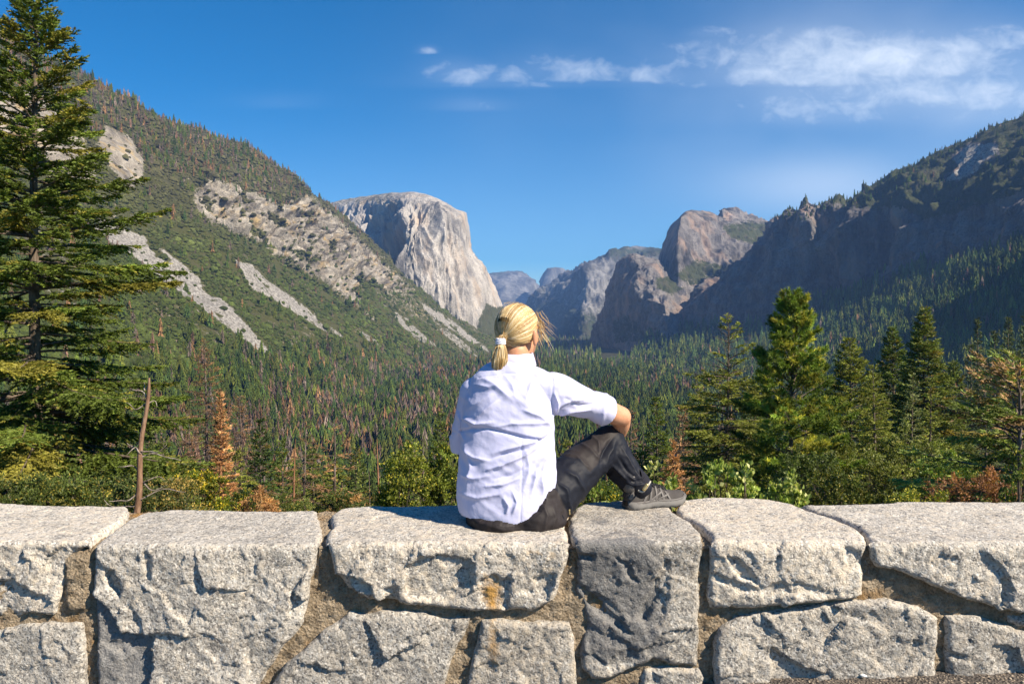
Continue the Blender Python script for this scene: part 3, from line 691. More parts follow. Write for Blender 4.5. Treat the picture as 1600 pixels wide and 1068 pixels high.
# --- left slope
def wl_low(x, y, G, mk):
    low = sstep(y - np.interp(x, [-60, 200, 330, 430, 520, 640, 760, 830], [760, 640, 560, 545, 520, 522, 540, 548]), -8, 45)
    return low * (1 - .95 * (mk['talus'] > .4)) + .05 * (mk['rock'] < .5) * (mk['talus'] < .4)
P = scatter(left, 6500, wl_low, 11)
dfr = np.clip(.24 + .55 * fbm(P / 150, 3, 203) + .25 * sstep(-P[:, 2], 60, 130), .03, .7)
forest('lower_slope_forest', P, 19, 5, dfr, 12, 'mixed green and dead brown conifers at the foot of the left slope', wide=1.15)
def wl_top(x, y, G, mk):
    sky = np.interp(x, [-60, 0, 100, 170, 240, 310, 425, 480, 540], [30, 55, 105, 150, 185, 205, 245, 292, 355])
    return (y < sky + 75) * (y > sky - 25) * (mk['rock'] < .55) * np.interp(x, [0, 170, 440, 540, 600], [.6, 1, 1, .35, .1])
P = scatter(left, 3400, wl_top, 13)
forest('rim_forest', P, 19, 5, .58, 14, 'green and dead purple brown conifers along the left mountain rim', wide=1.0, scale=.95)
def wl_brush(x, y, G, mk):
    c = 1 - np.clip((mk['rock'] - .30) * 4, 0, .95); c = c * (1 - .965 * (mk['talus'] > .30))
    return c * (fbm(G / 50, 3, 205) > -.35)
P = scatter(left, 44000, wl_brush, 15); r = np.random.default_rng(16); n = len(P)
up = sstep(P[:, 2], 60, 330)
sz = np.exp(r.normal(0, .38, n)) * (2.3 + 2.0 * sstep(P[:, 1], 700, 2500)); gl = fbm(P / 90, 3, 206)[:, None]
col = (np.array([.058, .076, .015]) * (1 - up[:, None]) + np.array([.074, .070, .028]) * up[:, None]) * np.exp(r.normal(0, .2, (n, 1)) + .45 * gl)
merge('slope_scrub', LUMPS, r.integers(0, 5, n), P, sz, sz * r.uniform(.7, 1.05, n), r.uniform(0, 6.28, n), col, M_FAR, 'rounded live oak scrub covering the left mountainside', 'slope_scrub')
# --- apron and right rim
def wa(x, y, G, mk):
    return np.interp(y, [380, 500, 700, 820], [1, 1, .7, .4])
P = scatter(apron, 7500, wa, 21)
forest('hillside_forest', P, 35, 8, .05, 22, 'blue green conifers on the hillside below the right cliffs', scale=1.35)
def wr(x, y, G, mk):
    sky = np.interp(x, [1040, 1150, 1190, 1212, 1262, 1300, 1345, 1400, 1470, 1530, 1600], [480, 411, 374, 341, 335, 318, 316, 275, 245, 202, 176])
    return (x > 1200) * ((y < sky + 9) * 1.6 + .30 * (y < sky + 95) * (mk['rock'] < .5)) * (y < 345)
P = scatter(rwall, 1100, wr, 23)
forest('rim_wood', P, 15, 5, .08, 24, 'scattered dark conifers along the right hand rim', wide=1.1)
# --- individual valley conifers nearest the viewpoint
CONG = [conifer_lod(15, 9, 80 + k, rad=[.19, .165, .22][k]) for k in range(3)] + [conifer_lod(13, 7, 90 + k, rad=.15, dead=True) for k in range(2)]
KINDS = [('live_conifer', 'dark green', (0.056, 0.088, 0.017)), ('live_conifer', 'olive green', (0.118, 0.134, 0.023)), ('live_conifer', 'fresh green', (0.078, 0.128, 0.020)),
         ('dead_conifer', 'dead reddish brown', (0.20, 0.122, 0.084)), ('dead_conifer', 'dead grey brown', (0.17, 0.128, 0.10))]
kmesh = [mesh(nm, *CONG[i], M_FAR, smooth=False, attrs={'col': jitcol(c, len(CONG[i][0]), .2, .05, i)}) for i, (nm, lb, c) in enumerate(KINDS)]
SPOT = [(130, 'behind the big fir at the left edge'), (205, 'left of the leaning red snag'), (270, 'right of the leaning red snag'), (330, 'behind the tallest dead conifer'), (385, 'behind the drooping dead conifer'), (440, 'behind the small bright fir'), (500, 'behind the branchy dead pair'),
        (560, 'behind the tufted dead trunk'), (620, 'above the nearer oak bush'), (690, 'above the oak by the left sleeve'), (790, 'hidden by the white shirt'), (870, 'behind the right shoulder'), (930, 'above the raised forearm'), (990, 'just right of the elbow'),
        (1050, 'behind the bright orange pine'), (1110, 'left of the fir with a bare leader'), (1180, 'right of the fir with a bare leader'), (1290, 'behind the bushy pine'), (1400, 'behind the slim fir'), (1500, 'behind the broad tall fir'), (1620, 'at the right edge'), (9999, 'at the far right')]
r = np.random.default_rng(31)
pts = []
Pn_ = floor_pts(5200, 330, 820, 32, (-40, 1640)); r.shuffle(Pn_)
Pl = scatter(left, 900, lambda x, y, G, mk: (G[..., 1] < 1050) * (y > 560) * (x > 150) * (mk['talus'] < .3), 33)
Pa = scatter(apron, 700, lambda x, y, G, mk: (G[..., 1] < 1100) * (y > 520), 34)
Yk = np.exp(r.uniform(math.log(170), math.log(420), 900)); Xk = (r.uniform(-30, 1640, 900) - 800) / F * Yk; Pk = np.stack([Xk, Yk, zbank(Xk, Yk)], -1)
for A, lim in ((Pk, 52), (Pn_, 140), (Pl, 60), (Pa, 46)):
    got = []
    for p in A:
        if all((p[0] - q[0]) ** 2 + (p[1] - q[1]) ** 2 > (5 + p[1] * .010) ** 2 for q in got): got.append(p)
        if len(got) >= lim: break
    pts += got
first = set()
for p in pts:
    x = 800 + F * p[0] / p[1]
    dead = r.random() < (.36 if x < 720 and p[1] > 300 else .10)
    k = int(r.choice([3, 4])) if dead else int(r.choice([0, 1, 2])); src = kmesh[k]
    if k in first: o = src.copy(); COL.objects.link(o)
    else: o = src; first.add(k)
    h = float(np.clip(r.normal(28, 6), 14, 40)) * min(1, .55 + p[1] / 900); wd = h * r.uniform(.95, 1.5)
    o.location = (p[0], p[1], p[2] - .6); o.rotation_euler = (r.normal(0, .02), r.normal(0, .02), r.uniform(0, 6.28)); o.scale = (wd, wd, h)
    size = 'low' if h < 20 else 'tall' if h > 27 else 'medium'; shp = 'narrow' if wd / h < 1.15 else 'broad' if wd / h > 1.35 else 'regular'
    where = next(s for lim, s in SPOT if x < lim); dist = 'near' if p[1] < 420 else 'farther' if p[1] < 640 else 'distant'
    tag(o, f'{size} {shp} {KINDS[k][1]} conifer, {dist}, {where}', 'tree', 'conifers in the near part of the valley forest')
# look-alikes that share a label are told apart by their order from the left
from collections import defaultdict
dup_ = defaultdict(list)
for o in COL.objects:
    if o.get('group') == 'conifers in the near part of the valley forest': dup_[o['label']].append(o)
ORD = ['leftmost', 'second from left', 'third from left', 'fourth from left', 'fifth from left', 'sixth from left', 'seventh from left', 'eighth from left']
for lb, os_ in dup_.items():
    if len(os_) > 1:
        os_.sort(key=lambda o: o.location.x / o.location.y)
        for k, o in enumerate(os_): o['label'] = (f'{ORD[k]} of ' + lb) if len(os_) > 2 else (['left', 'right'][k] + ' of two, ' + lb)
# ---------------------------------------------------------------- stone wall
YF = 2.60; ZT = EYE - 348 * YF / F
def unfold(x, y):
    """frame point -> (X, t) on the wall's skin: t<0 down the front face, t>0 back over the top"""
    if y >= 848: return ((x - 800) / F * YF, -(y - 848) / F * YF)
    Y = F * (EYE - ZT) / (y - HZ); return ((x - 800) / F * Y, Y - YF)
def skin(X, t, r=0.02):
    """(X,t) -> point and outward normal, rounded over the front edge"""
    s = np.clip((t + r) / (2 * r), 0, 1)
    # quadratic bezier (Yf,zt-r)->(Yf,zt)->(Yf+r,zt)
    y = np.where(t < -r, YF, np.where(t > r, YF + t, YF + r * s * s)); z = np.where(t < -r, ZT + t, np.where(t > r, ZT, ZT - r * (1 - s) ** 2))
    a = s * math.pi / 2
    return np.stack([X, y, z], -1), np.stack([np.zeros_like(X), -np.cos(a), np.sin(a)], -1)
def facets(X, t, cell, seed, tilt=0.35, off=0.01):
    """fractured planes: every cell carries its own tilted plane"""
    i, j = np.floor(X / cell).astype(int), np.floor(t / cell).astype(int)
    best = np.full(X.shape, 1e9); sec = np.full(X.shape, 1e9); val = np.zeros(X.shape)
    for a in (-1, 0, 1):
        for b in (-1, 0, 1):
            h = _h(i + a, j + b, np.zeros_like(i) + 3, seed); h2 = _h(i + a, j + b, np.zeros_like(i) + 9, seed + 5)
            f = lambda q, s: ((q >> np.uint32(s)) & np.uint32(1023)).astype(float) / 1023
            sx = (i + a + f(h, 0)) * cell; sy = (j + b + f(h, 10)) * cell
            d = (X - sx) ** 2 + (t - sy) ** 2
            v = (f(h, 20) - .5) * 2 * off + ((f(h2, 0) - .5) * (X - sx) + (f(h2, 10) - .5) * (t - sy)) * 2 * tilt
            m_ = d < best; sec = np.where(m_, best, np.minimum(sec, d)); val = np.where(m_, v, val); best = np.where(m_, d, best)
    return val
STONES = {
 'a': [(-90, 784), (0, 785), (60, 790), (198, 791), (202, 799), (190, 815), (150, 838), (135, 850), (107, 872), (100, 890), (96, 915), (88, 940), (83, 961), (40, 963), (0, 964), (-90, 962)],
 'b': [(196, 812), (222, 800), (280, 794), (380, 796), (494, 795), (500, 812), (503, 830), (498, 845), (495, 860), (490, 890), (484, 905), (478, 950), (472, 975), (465, 985), (445, 1005), (425, 1035), (405, 1068), (390, 1100), (150, 1100), (150, 1005), (147, 960), (147, 900), (150, 855), (160, 838)],
 'a2': [(-90, 985), (0, 985), (30, 978), (80, 974), (125, 975), (128, 1000), (131, 1040), (132, 1100), (-90, 1100)],
 'c': [(518, 803), (530, 793), (560, 791), (620, 790), (700, 788), (800, 790), (892, 792), (880, 812), (886, 830), (888, 870), (878, 900), (866, 935), (855, 940), (830, 955), (810, 950), (790, 955), (745, 955), (700, 950), (640, 945), (600, 938), (575, 940), (540, 920), (525, 895), (515, 860), (508, 838), (519, 822)],
 'd': [(888, 812), (900, 794), (915, 786), (980, 782), (1046, 784), (1050, 800), (1075, 814), (1095, 832), (1097, 845), (1096, 880), (1094, 920), (1092, 960), (1093, 1000), (1091, 1042), (1060, 1040), (1035, 1035), (1022, 1030), (1005, 1038), (985, 1048), (950, 1060), (925, 1060), (910, 1045), (907, 1020), (918, 975), (912, 950), (900, 925), (903, 900), (900, 860), (893, 835)],
 'e': [(1056, 795), (1064, 784), (1110, 779), (1160, 780), (1200, 781), (1238, 789), (1262, 800), (1300, 812), (1338, 827), (1349, 837), (1349, 870), (1350, 900), (1348, 930), (1340, 935), (1290, 938), (1240, 942), (1180, 948), (1110, 951), (1107, 935), (1111, 880), (1112, 850), (1110, 835), (1088, 818), (1062, 806)],
 'f': [(1250, 789), (1290, 789), (1340, 788), (1380, 786), (1430, 784), (1530, 784), (1690, 786), (1690, 962), (1600, 955), (1560, 950), (1520, 938), (1470, 920), (1440, 905), (1400, 890), (1370, 885), (1362, 875), (1358, 850), (1352, 833), (1335, 820), (1300, 806), (1264, 795)],
 'g': [(545, 958), (575, 963), (605, 955), (640, 958), (690, 965), (733, 968), (730, 985), (715, 1010), (705, 1035), (690, 1080), (688, 1100), (410, 1100), (425, 1068), (450, 1035), (480, 1010), (500, 990), (520, 975)],
 'h': [(753, 970), (780, 968), (830, 975), (892, 975), (898, 1000), (900, 1035), (902, 1068), (905, 1100), (715, 1100), (730, 1068), (735, 1040), (745, 1000)],
 'i': [(1010, 1048), (1040, 1043), (1095, 1048), (1102, 1060), (1100, 1100), (1005, 1100), (1002, 1060)],
 'j': [(1125, 985), (1150, 968), (1180, 960), (1250, 950), (1330, 940), (1390, 938), (1440, 950), (1467, 966), (1468, 1000), (1465, 1035), (1462, 1075), (1380, 1085), (1290, 1090), (1240, 1090), (1120, 1090), (1115, 1040), (1117, 1010)],
 'k': [(1482, 965), (1520, 963), (1560, 972), (1590, 985), (1690, 1010), (1690, 1090), (1600, 1090), (1530, 1090), (1485, 1085), (1480, 1000)],
 'l': [(1577, 962), (1600, 963), (1690, 972), (1690, 996), (1600, 983), (1582, 976)],
 'm': [(-560, 788), (-400, 786), (-112, 786), (-106, 850), (-104, 960), (-130, 1000), (-330, 1010), (-560, 1000)],
 'n': [(-560, 1020), (-340, 1030), (-120, 1020), (-106, 1100), (-560, 1100)],
 'o': [(1706, 786), (1900, 785), (2100, 788), (2100, 990), (1900, 1000), (1712, 960), (1704, 900)],
 'p': [(1706, 985), (1890, 1020), (2100, 1010), (2100, 1100), (1706, 1100)],
}
for k_ in range(3):      # the wall runs on past both edges of the frame
    for nm_, x0_, x1_ in (('q%d' % k_, -576 - 520 * (k_ + 1), -576 - 520 * k_), ('r%d' % k_, 2116 + 520 * k_, 2116 + 520 * (k_ + 1))):
        STONES[nm_] = [(x0_ + 12, 788), (x1_, 786), (x1_ - 4, 850), (x1_, 960), (x1_ - 30, 985 + 12 * k_), (x0_ + 20, 990 - 8 * k_), (x0_ + 8, 850)]
        STONES[nm_ + 'b'] = [(x0_ + 14, 1008 - 8 * k_), (x1_ - 40, 1003 + 12 * k_), (x1_, 1010), (x1_, 1100), (x0_ + 10, 1100)]
# (tone, dark patch amount, warm)
TONE = {'a': (1.08, 0, .6), 'b': (.92, .15, .1), 'a2': (.82, .1, 0), 'c': (1.0, .1, .5), 'd': (.80, .75, .25), 'e': (1.05, .05, .7), 'f': (1.0, .05, .3), 'g': (.8, .2, 0), 'h': (.78, .1, .6), 'i': (.85, .1, .2),
        'j': (.86, .1, .25), 'k': (.84, .1, .2), 'l': (.9, 0, .1), 'm': (.95, .1, .3), 'n': (.85, .1, .2), 'o': (.95, .1, .3), 'p': (.85, .1, .2)}
for k_ in STONES: TONE.setdefault(k_, (.9 + .02 * (len(k_) % 3), .1, .3))
LIFT = {'a': .004, 'b': -.002, 'c': .002, 'd': .006, 'e': .008, 'f': .004}
FRONT = {'a': .0, 'b': .018, 'a2': -.004, 'c': .012, 'd': .004, 'e': .012, 'f': .016, 'g': 0, 'h': 0, 'i': -.01, 'j': .006, 'k': -.004, 'l': -.015}
GOUGES = [([(634, 894), (638, 880), (660, 866), (684, 860), (708, 868), (742, 876), (742, 915), (700, 940), (634, 935)], .016),
          ([(505, 898), (555, 898), (582, 912), (588, 945), (500, 945)], .026), ([(598, 915), (624, 910), (624, 950), (598, 945)], .016),
          ([(140, 925), (168, 945), (190, 985), (242, 992), (236, 1110), (140, 1110)], .028), ([(165, 893), (180, 890), (192, 920), (186, 935), (166, 915)], .025),
          ([(226, 855), (238, 866), (238, 905), (228, 905)], .014), ([(140, 870), (170, 885), (175, 920), (140, 925)], .008),
          ([(1106, 888), (1150, 905), (1182, 918), (1210, 905), (1262, 908), (1300, 925), (1356, 915), (1356, 930), (1262, 925), (1200, 928), (1150, 922), (1106, 905)], .009),
          ([(1130, 865), (1150, 868), (1172, 890), (1190, 915), (1150, 900)], .014),
          ([(1203, 1005), (1232, 1030), (1290, 1052), (1240, 1090), (1203, 1070)], .022), ([(1480, 1015), (1512, 1025), (1512, 1035), (1480, 1030)], .012),
          ([(895, 905), (925, 925), (955, 955), (990, 985), (988, 992), (950, 975), (918, 945)], .011), ([(905, 965), (940, 985), (985, 1000), (1000, 1030), (960, 1045), (925, 1040)], .008),
          ([(1035, 870), (1050, 880), (1040, 960), (1012, 1000), (1000, 960)], .010), ([(745, 905), (770, 892), (800, 905), (795, 950), (750, 950)], .016), ([(830, 900), (870, 895), (860, 935), (835, 925)], .010),
          ([(895, 858), (930, 868), (925, 880), (898, 878)], .018), ([(960, 865), (985, 880), (1000, 915), (985, 905)], .012),
          ([(20, 905), (60, 930), (85, 940), (80, 965), (-20, 965), (-20, 910)], .014), ([(1560, 900), (1570, 900), (1568, 935), (1560, 935)], .01), ([(1315, 850), (1345, 860), (1345, 895), (1322, 890)], .01),
          ([(528, 965), (532, 985), (527, 990)], .02), ([(545, 1005), (562, 1030), (566, 1040), (548, 1020)], .012)]
GOUGES = [([unfold(*p) for p in poly], d) for poly, d in GOUGES]
m_gran, t, b, o = mat('wall_granite'); v = objco(t)
tone = attr(t, 'tone'); dk = attr(t, 'dark'); wm = attr(t, 'warm'); stn = attr(t, 'stain')
big = tnoise(t, 7, 5, .6, v); mid = tnoise(t, 38, 5, .65, v); spk = tnoise(t, 150, 3, .7, v); spk2 = tnoise(t, 330, 2, .7, v)
c = ramp(t, M(t, 'ADD', M(t, 'MULTIPLY', big, .35), M(t, 'ADD', M(t, 'MULTIPLY', mid, .35), M(t, 'MULTIPLY', spk, .30))), [(.36, (.18, .165, .148)), (.46, (.38, .35, .31)), (.55, (.52, .48, .425)), (.66, (.66, .615, .55))])
vor = N(t, 'ShaderNodeTexVoronoi'); vor.inputs['Scale'].default_value = 165; L(t, v, vor.inputs['Vector'])
sep_ = N(t, 'ShaderNodeSeparateColor'); L(t, vor.outputs['Color'], sep_.inputs[0])
c = mixrgb(t, M(t, 'MULTIPLY', M(t, 'GREATER_THAN', sep_.outputs[0], .78), .62), c, (.075, .072, .075))
c = mixrgb(t, M(t, 'MULTIPLY', M(t, 'GREATER_THAN', sep_.outputs[1], .82), .55), c, (.74, .71, .66))
c = mixrgb(t, M(t, 'MULTIPLY', M(t, 'SUBTRACT', M(t, 'ADD', mid, M(t, 'MULTIPLY', wm, .16)), .52), 3.2, clamp=True), c, (.56, .47, .36))
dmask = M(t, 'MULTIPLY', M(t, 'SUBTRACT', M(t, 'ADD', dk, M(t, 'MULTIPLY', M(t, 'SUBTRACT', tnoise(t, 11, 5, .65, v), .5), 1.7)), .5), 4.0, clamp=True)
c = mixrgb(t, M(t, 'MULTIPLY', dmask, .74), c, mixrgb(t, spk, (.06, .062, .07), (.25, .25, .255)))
c = mixrgb(t, M(t, 'MULTIPLY', M(t, 'SUBTRACT', M(t, 'ADD', stn, M(t, 'MULTIPLY', M(t, 'SUBTRACT', mid, .5), 1.2)), .35), 1.6, clamp=True), c, (.48, .27, .08))
tn = N(t, 'ShaderNodeVectorMath', operation='SCALE'); L(t, c, tn.inputs[0]); L(t, M(t, 'MULTIPLY', tone, 1.09), tn.inputs['Scale'])
L(t, tn.outputs[0], b.inputs['Base Color']); b.inputs['Roughness'].default_value = .78
hh = M(t, 'ADD', M(t, 'MULTIPLY', mid, 1.0), M(t, 'ADD', M(t, 'MULTIPLY', spk, .5), M(t, 'MULTIPLY', spk2, .22)))
bump(t, b, hh, .9, .011)
m_mort, t, b, o = mat('old_mortar'); v = objco(t)
mn = tnoise(t, 26, 8, .75, v); ms = tnoise(t, 130, 4, .7, v)
c = ramp(t, M(t, 'ADD', M(t, 'MULTIPLY', mn, .6), M(t, 'MULTIPLY', ms, .4)), [(.36, (.16, .112, .068)), (.48, (.42, .325, .22)), (.62, (.60, .49, .36))])
c = mixrgb(t, M(t, 'MULTIPLY', M(t, 'SUBTRACT', tnoise(t, 9, 3, .5, v), .6), 6, clamp=True), c, (.42, .24, .09))
L(t, c, b.inputs['Base Color']); vm = N(t, 'ShaderNodeTexVoronoi'); vm.inputs['Scale'].default_value = 95; L(t, v, vm.inputs['Vector'])
bump(t, b, M(t, 'ADD', mn, M(t, 'ADD', M(t, 'MULTIPLY', ms, .7), M(t, 'MULTIPLY', vm.outputs['Distance'], .5))), 1.0, .028); b.inputs['Roughness'].default_value = .95

wall = empty('stone_wall', (0, 2.87, 0), 'low rustic wall of rough granite blocks set in tan mortar', 'wall')
def put(o): o.parent = wall; o.matrix_parent_inverse = Matrix.Translation((0, -2.87, 0)); return o
def resample(poly, step):
    P = np.array(poly + poly[:1], float); d = np.hypot(*np.diff(P, axis=0).T); s = np.concatenate([[0], np.cumsum(d)]); n = int(s[-1] / step)
    q = np.linspace(0, s[-1], n, endpoint=False); return np.stack([np.interp(q, s, P[:, 0]), np.interp(q, s, P[:, 1])], -1)
LBL = {'d': 'dark blue grey block', 'c': 'warm block with an orange rust stain', 'a': 'pale cream block'}
for si, (key, poly) in enumerate(STONES.items()):
    uv = [unfold(*p) for p in poly]
    off = key in 'mnop' or key[0] in 'qr'; step = .018 if off else .0062
    B = resample(uv, step)
    q3 = np.stack([B[:, 0], B[:, 1], np.full(len(B), si * 3.1)], -1)
    B = B + np.stack([noise(q3 * 22, 3) * .006 + noise(q3 * 70, 5) * .0025, noise(q3 * 22 + 40, 4) * .006 + noise(q3 * 70 + 9, 6) * .0025], -1)
    x0, y0 = B.min(0); x1, y1 = B.max(0)
    gx, gy = np.meshgrid(np.arange(x0, x1, step), np.arange(y0, y1, step)); gx = gx.ravel(); gy = gy.ravel()
    rr = np.random.default_rng(si); gx = gx + rr.uniform(-.25, .25, len(gx)) * step; gy = gy + rr.uniform(-.25, .25, len(gy)) * step
    k = (inpoly(gx, gy, B)); gx, gy = gx[k], gy[k]
    dd = polydist(gx, gy, B[::2]); k = dd > step * .6; gx, gy = gx[k], gy[k]
    pts = np.concatenate([B, np.stack([gx, gy], -1)])
    nB = len(B)
    res = delaunay_2d_cdt([Vector(p) for p in pts.tolist()], [(i, (i + 1) % nB) for i in range(nB)], [], 1, 1e-6)
    V2 = np.array([v_[:] for v_ in res[0]]); T = np.array([f for f in res[2] if len(f) == 3])
    X, tt = V2[:, 0], V2[:, 1]
    e = polydist(X, tt, B[::2]); front = sstep(-tt, -.02, .03); q = np.stack([X, tt, np.full(len(X), si * 1.7)], -1)
    D = LIFT.get(key, 0) * (1 - front) + FRONT.get(key, 0) * front
    D = D + .012 * fbm(q * 3.2, 3, 20 + si) * (.35 + .65 * front)
    D = D + facets(X + .03 * noise(q * 9, 2), tt + .03 * noise(q * 9 + 5, 3), .17, 40 + si, .10, .005) * (.15 + .75 * front)
    D = D + facets(X + .012 * noise(q * 25, 2), tt + .012 * noise(q * 25 + 5, 3), .055, 60 + si, .13, .0016) * (.2 + .75 * front)
    D = D + facets(X + .008 * noise(q * 45, 2), tt + .008 * noise(q * 45 + 5, 3), .021, 90 + si, .12, .0008) * (.4 + .6 * front) + .0017 * fbm(q * 34, 4, 80 + si, .62) * (.6 + .4 * front)
    for gp, gd in GOUGES:
        s_ = sdf(X + .010 * fbm(q * 26, 3, 7), tt + .010 * fbm(q * 26 + 3, 3, 8), gp); D = D - gd * sstep(s_, -.002, .008)
    rnd = np.clip(1 - e / (.017), 0, 1); D = D - .014 * rnd ** 2.2
    Pp, Nn = skin(X, tt); Vv = Pp + Nn * D[:, None]
    # rim: carry the outline into the wall
    cnt = {}
    for f in T:
        for a_, b_ in ((f[0], f[1]), (f[1], f[2]), (f[2], f[0])): cnt[(a_, b_)] = 1
    rim = [(a_, b_) for (a_, b_) in cnt if (b_, a_) not in cnt]
    ids = sorted({i for ab in rim for i in ab}); mp_ = {i: len(Vv) + n_ for n_, i in enumerate(ids)}
    cen = np.array([X[ids].mean(), tt[ids].mean()])
    in2 = Vv[ids] - Nn[ids] * .10
    Vv = np.concatenate([Vv, in2]); Q = np.array([(b_, a_, mp_[a_], mp_[b_]) for a_, b_ in rim])
    ii = np.concatenate([np.arange(len(X)), np.array(ids)])
    tn_, dk_, wm_ = TONE[key]
    st = np.exp(-((X - (-.065)) / .04) ** 2 - ((tt + .16) / .07) ** 2) * 1.0 + .7 * np.exp(-((X - (-.06)) / .028) ** 2 - ((tt + .34) / .09) ** 2) + .4 * np.exp(-((X - .1) / .1) ** 2 - ((tt + .03) / .02) ** 2) * (key == 'c')
    dark = np.full(len(X), dk_)
    if key == 'd': dark = .95 - 1.0 * sstep(X, .38, .60) - .6 * sstep(-tt, .33, .45) - .5 * sstep(tt, -.01, .06)
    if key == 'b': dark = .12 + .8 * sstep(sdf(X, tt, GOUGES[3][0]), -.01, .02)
    o = mesh('stone', Vv, [T, Q], m_gran, attrs={'tone': np.full(len(Vv), tn_), 'dark': dark[ii], 'warm': np.full(len(Vv), wm_), 'stain': st[ii]})
    if key in LBL: o['label'] = LBL[key]
    put(o)
# mortar bed following the same skin, set back between the stones
gx, gy = np.meshgrid(np.arange(-6.1, 6.1, .0105), np.arange(-.56, .52, .009)); q = np.stack([gx, gy, gx * 0], -1)
D = -.024 + .009 * fbm(q * 14, 4, 301, .6) + .006 * fbm(q * 60, 3, 303, .7) + .004 * facets(gx, gy, .02, 7, .5, .5)
D = D + .02 * sstep(sdf(gx, gy, [unfold(90, 870), unfold(150, 850), unfold(145, 960), unfold(90, 965)]), 0, .03)
Pp, Nn = skin(gx, gy, .03); f = gfaces(*gx.shape)
o = mesh('mortar', (Pp + Nn * D[..., None]).reshape(-1, 3), f, m_mort)
put(o)
# rubble core behind the facing
cb = np.array([(x, y, z) for x in (-6.1, 6.1) for y in (2.70, 3.08) for z in (-.35, .36)], float)
cf = np.array([(0, 1, 3, 2), (4, 6, 7, 5), (0, 4, 5, 1), (2, 3, 7, 6), (0, 2, 6, 4), (1, 5, 7, 3)])
put(mesh('core', cb, cf, m_mort, smooth=False))

# --- paving in front of the wall
gy_ = np.concatenate([np.linspace(3.0, 1.4, 160), np.linspace(1.35, -14, 60)]); gx_ = np.concatenate([np.linspace(-14, -2.6, 20), np.linspace(-2.5, 2.5, 360), np.linspace(2.6, 14, 20)])
GX, GY = np.meshgrid(gx_, gy_); q = np.stack([GX, GY, GX * 0], -1)
zs = np.interp(GX, [-14, -1, .2, .9, 1.3, 2.5, 14], [-.07, -.07, -.055, -.012, .004, .01, .01])
ZG = zs + .004 * fbm(q * 12, 3, 311) + .0035 * fbm(q * 50, 3, 313)
m_pave, t, b, o = mat('worn_asphalt'); v = objco(t)
a1 = tnoise(t, 60, 5, .7, v); a2 = tnoise(t, 4, 3, .6, v)
vo = N(t, 'ShaderNodeTexVoronoi'); vo.inputs['Scale'].default_value = 110; L(t, v, vo.inputs['Vector']); sp2 = N(t, 'ShaderNodeSeparateColor'); L(t, vo.outputs['Color'], sp2.inputs[0])
c = ramp(t, M(t, 'ADD', M(t, 'MULTIPLY', a1, .6), M(t, 'MULTIPLY', a2, .4)), [(.38, (.045, .04, .038)), (.5, (.10, .085, .075)), (.64, (.2, .165, .13))])
c = mixrgb(t, M(t, 'MULTIPLY', M(t, 'GREATER_THAN', sp2.outputs[1], .87), .7), c, (.38, .31, .24))
L(t, c, b.inputs['Base Color']); bump(t, b, M(t, 'ADD', a1, vo.outputs['Distance']), .8, .012)
o = mesh('pavement', np.stack([GX, GY, ZG], -1).reshape(-1, 3), gfaces(*GX.shape), m_pave)
if o.data.polygons[5].normal.z < 0: o.data.flip_normals()
o['kind'] = 'structure'; o['label'] = 'dark worn asphalt along the foot of the wall'
# grit lying on the paving against the wall, and the one white pebble
gr = np.random.default_rng(5); LV = [lump(60 + k, 1, .25) for k in range(3)]; n = 900
gp = np.stack([gr.uniform(-.2, 2.4, n), 2.62 - np.abs(gr.normal(0, .13, n)), np.zeros(n)], -1); gp[:, 2] = np.interp(gp[:, 0], [-1, .2, .9, 1.3, 2.5], [-.07, -.055, -.012, .004, .01])
gs = np.exp(gr.normal(-6.0, .35, n)); tone_ = gr.choice(3, n, p=[.5, .3, .2]); gc = np.array([(.20, .16, .12), (.09, .08, .07), (.40, .33, .25)])[tone_]
m_grit, t, b, o = mat('grit'); L(t, attr(t, 'col', 'Color'), b.inputs['Base Color'])
go = merge('gravel', LV, gr.integers(0, 3, n), gp, gs * 1.3, gs, gr.uniform(0, 6.28, n), gc, m_grit, 'small grit and crumbs of stone along the foot of the wall', 'gravel', smooth=True)
V, Fc = lump(77, 2, .06); V = V * np.array([.0115, .006, .003]); m_wp, t, b, o = mat('white_pebble'); b.inputs['Base Color'].default_value = (.72, .71, .68, 1)
pb = mesh('pebble', V, Fc, m_wp); pb.location = ((1349 - 800) / F * 2.585, 2.585, .0085); pb.rotation_euler = (0.5, 0, -.5)
tag(pb, 'small flat white pebble lying on the asphalt below the wall', 'pebble')
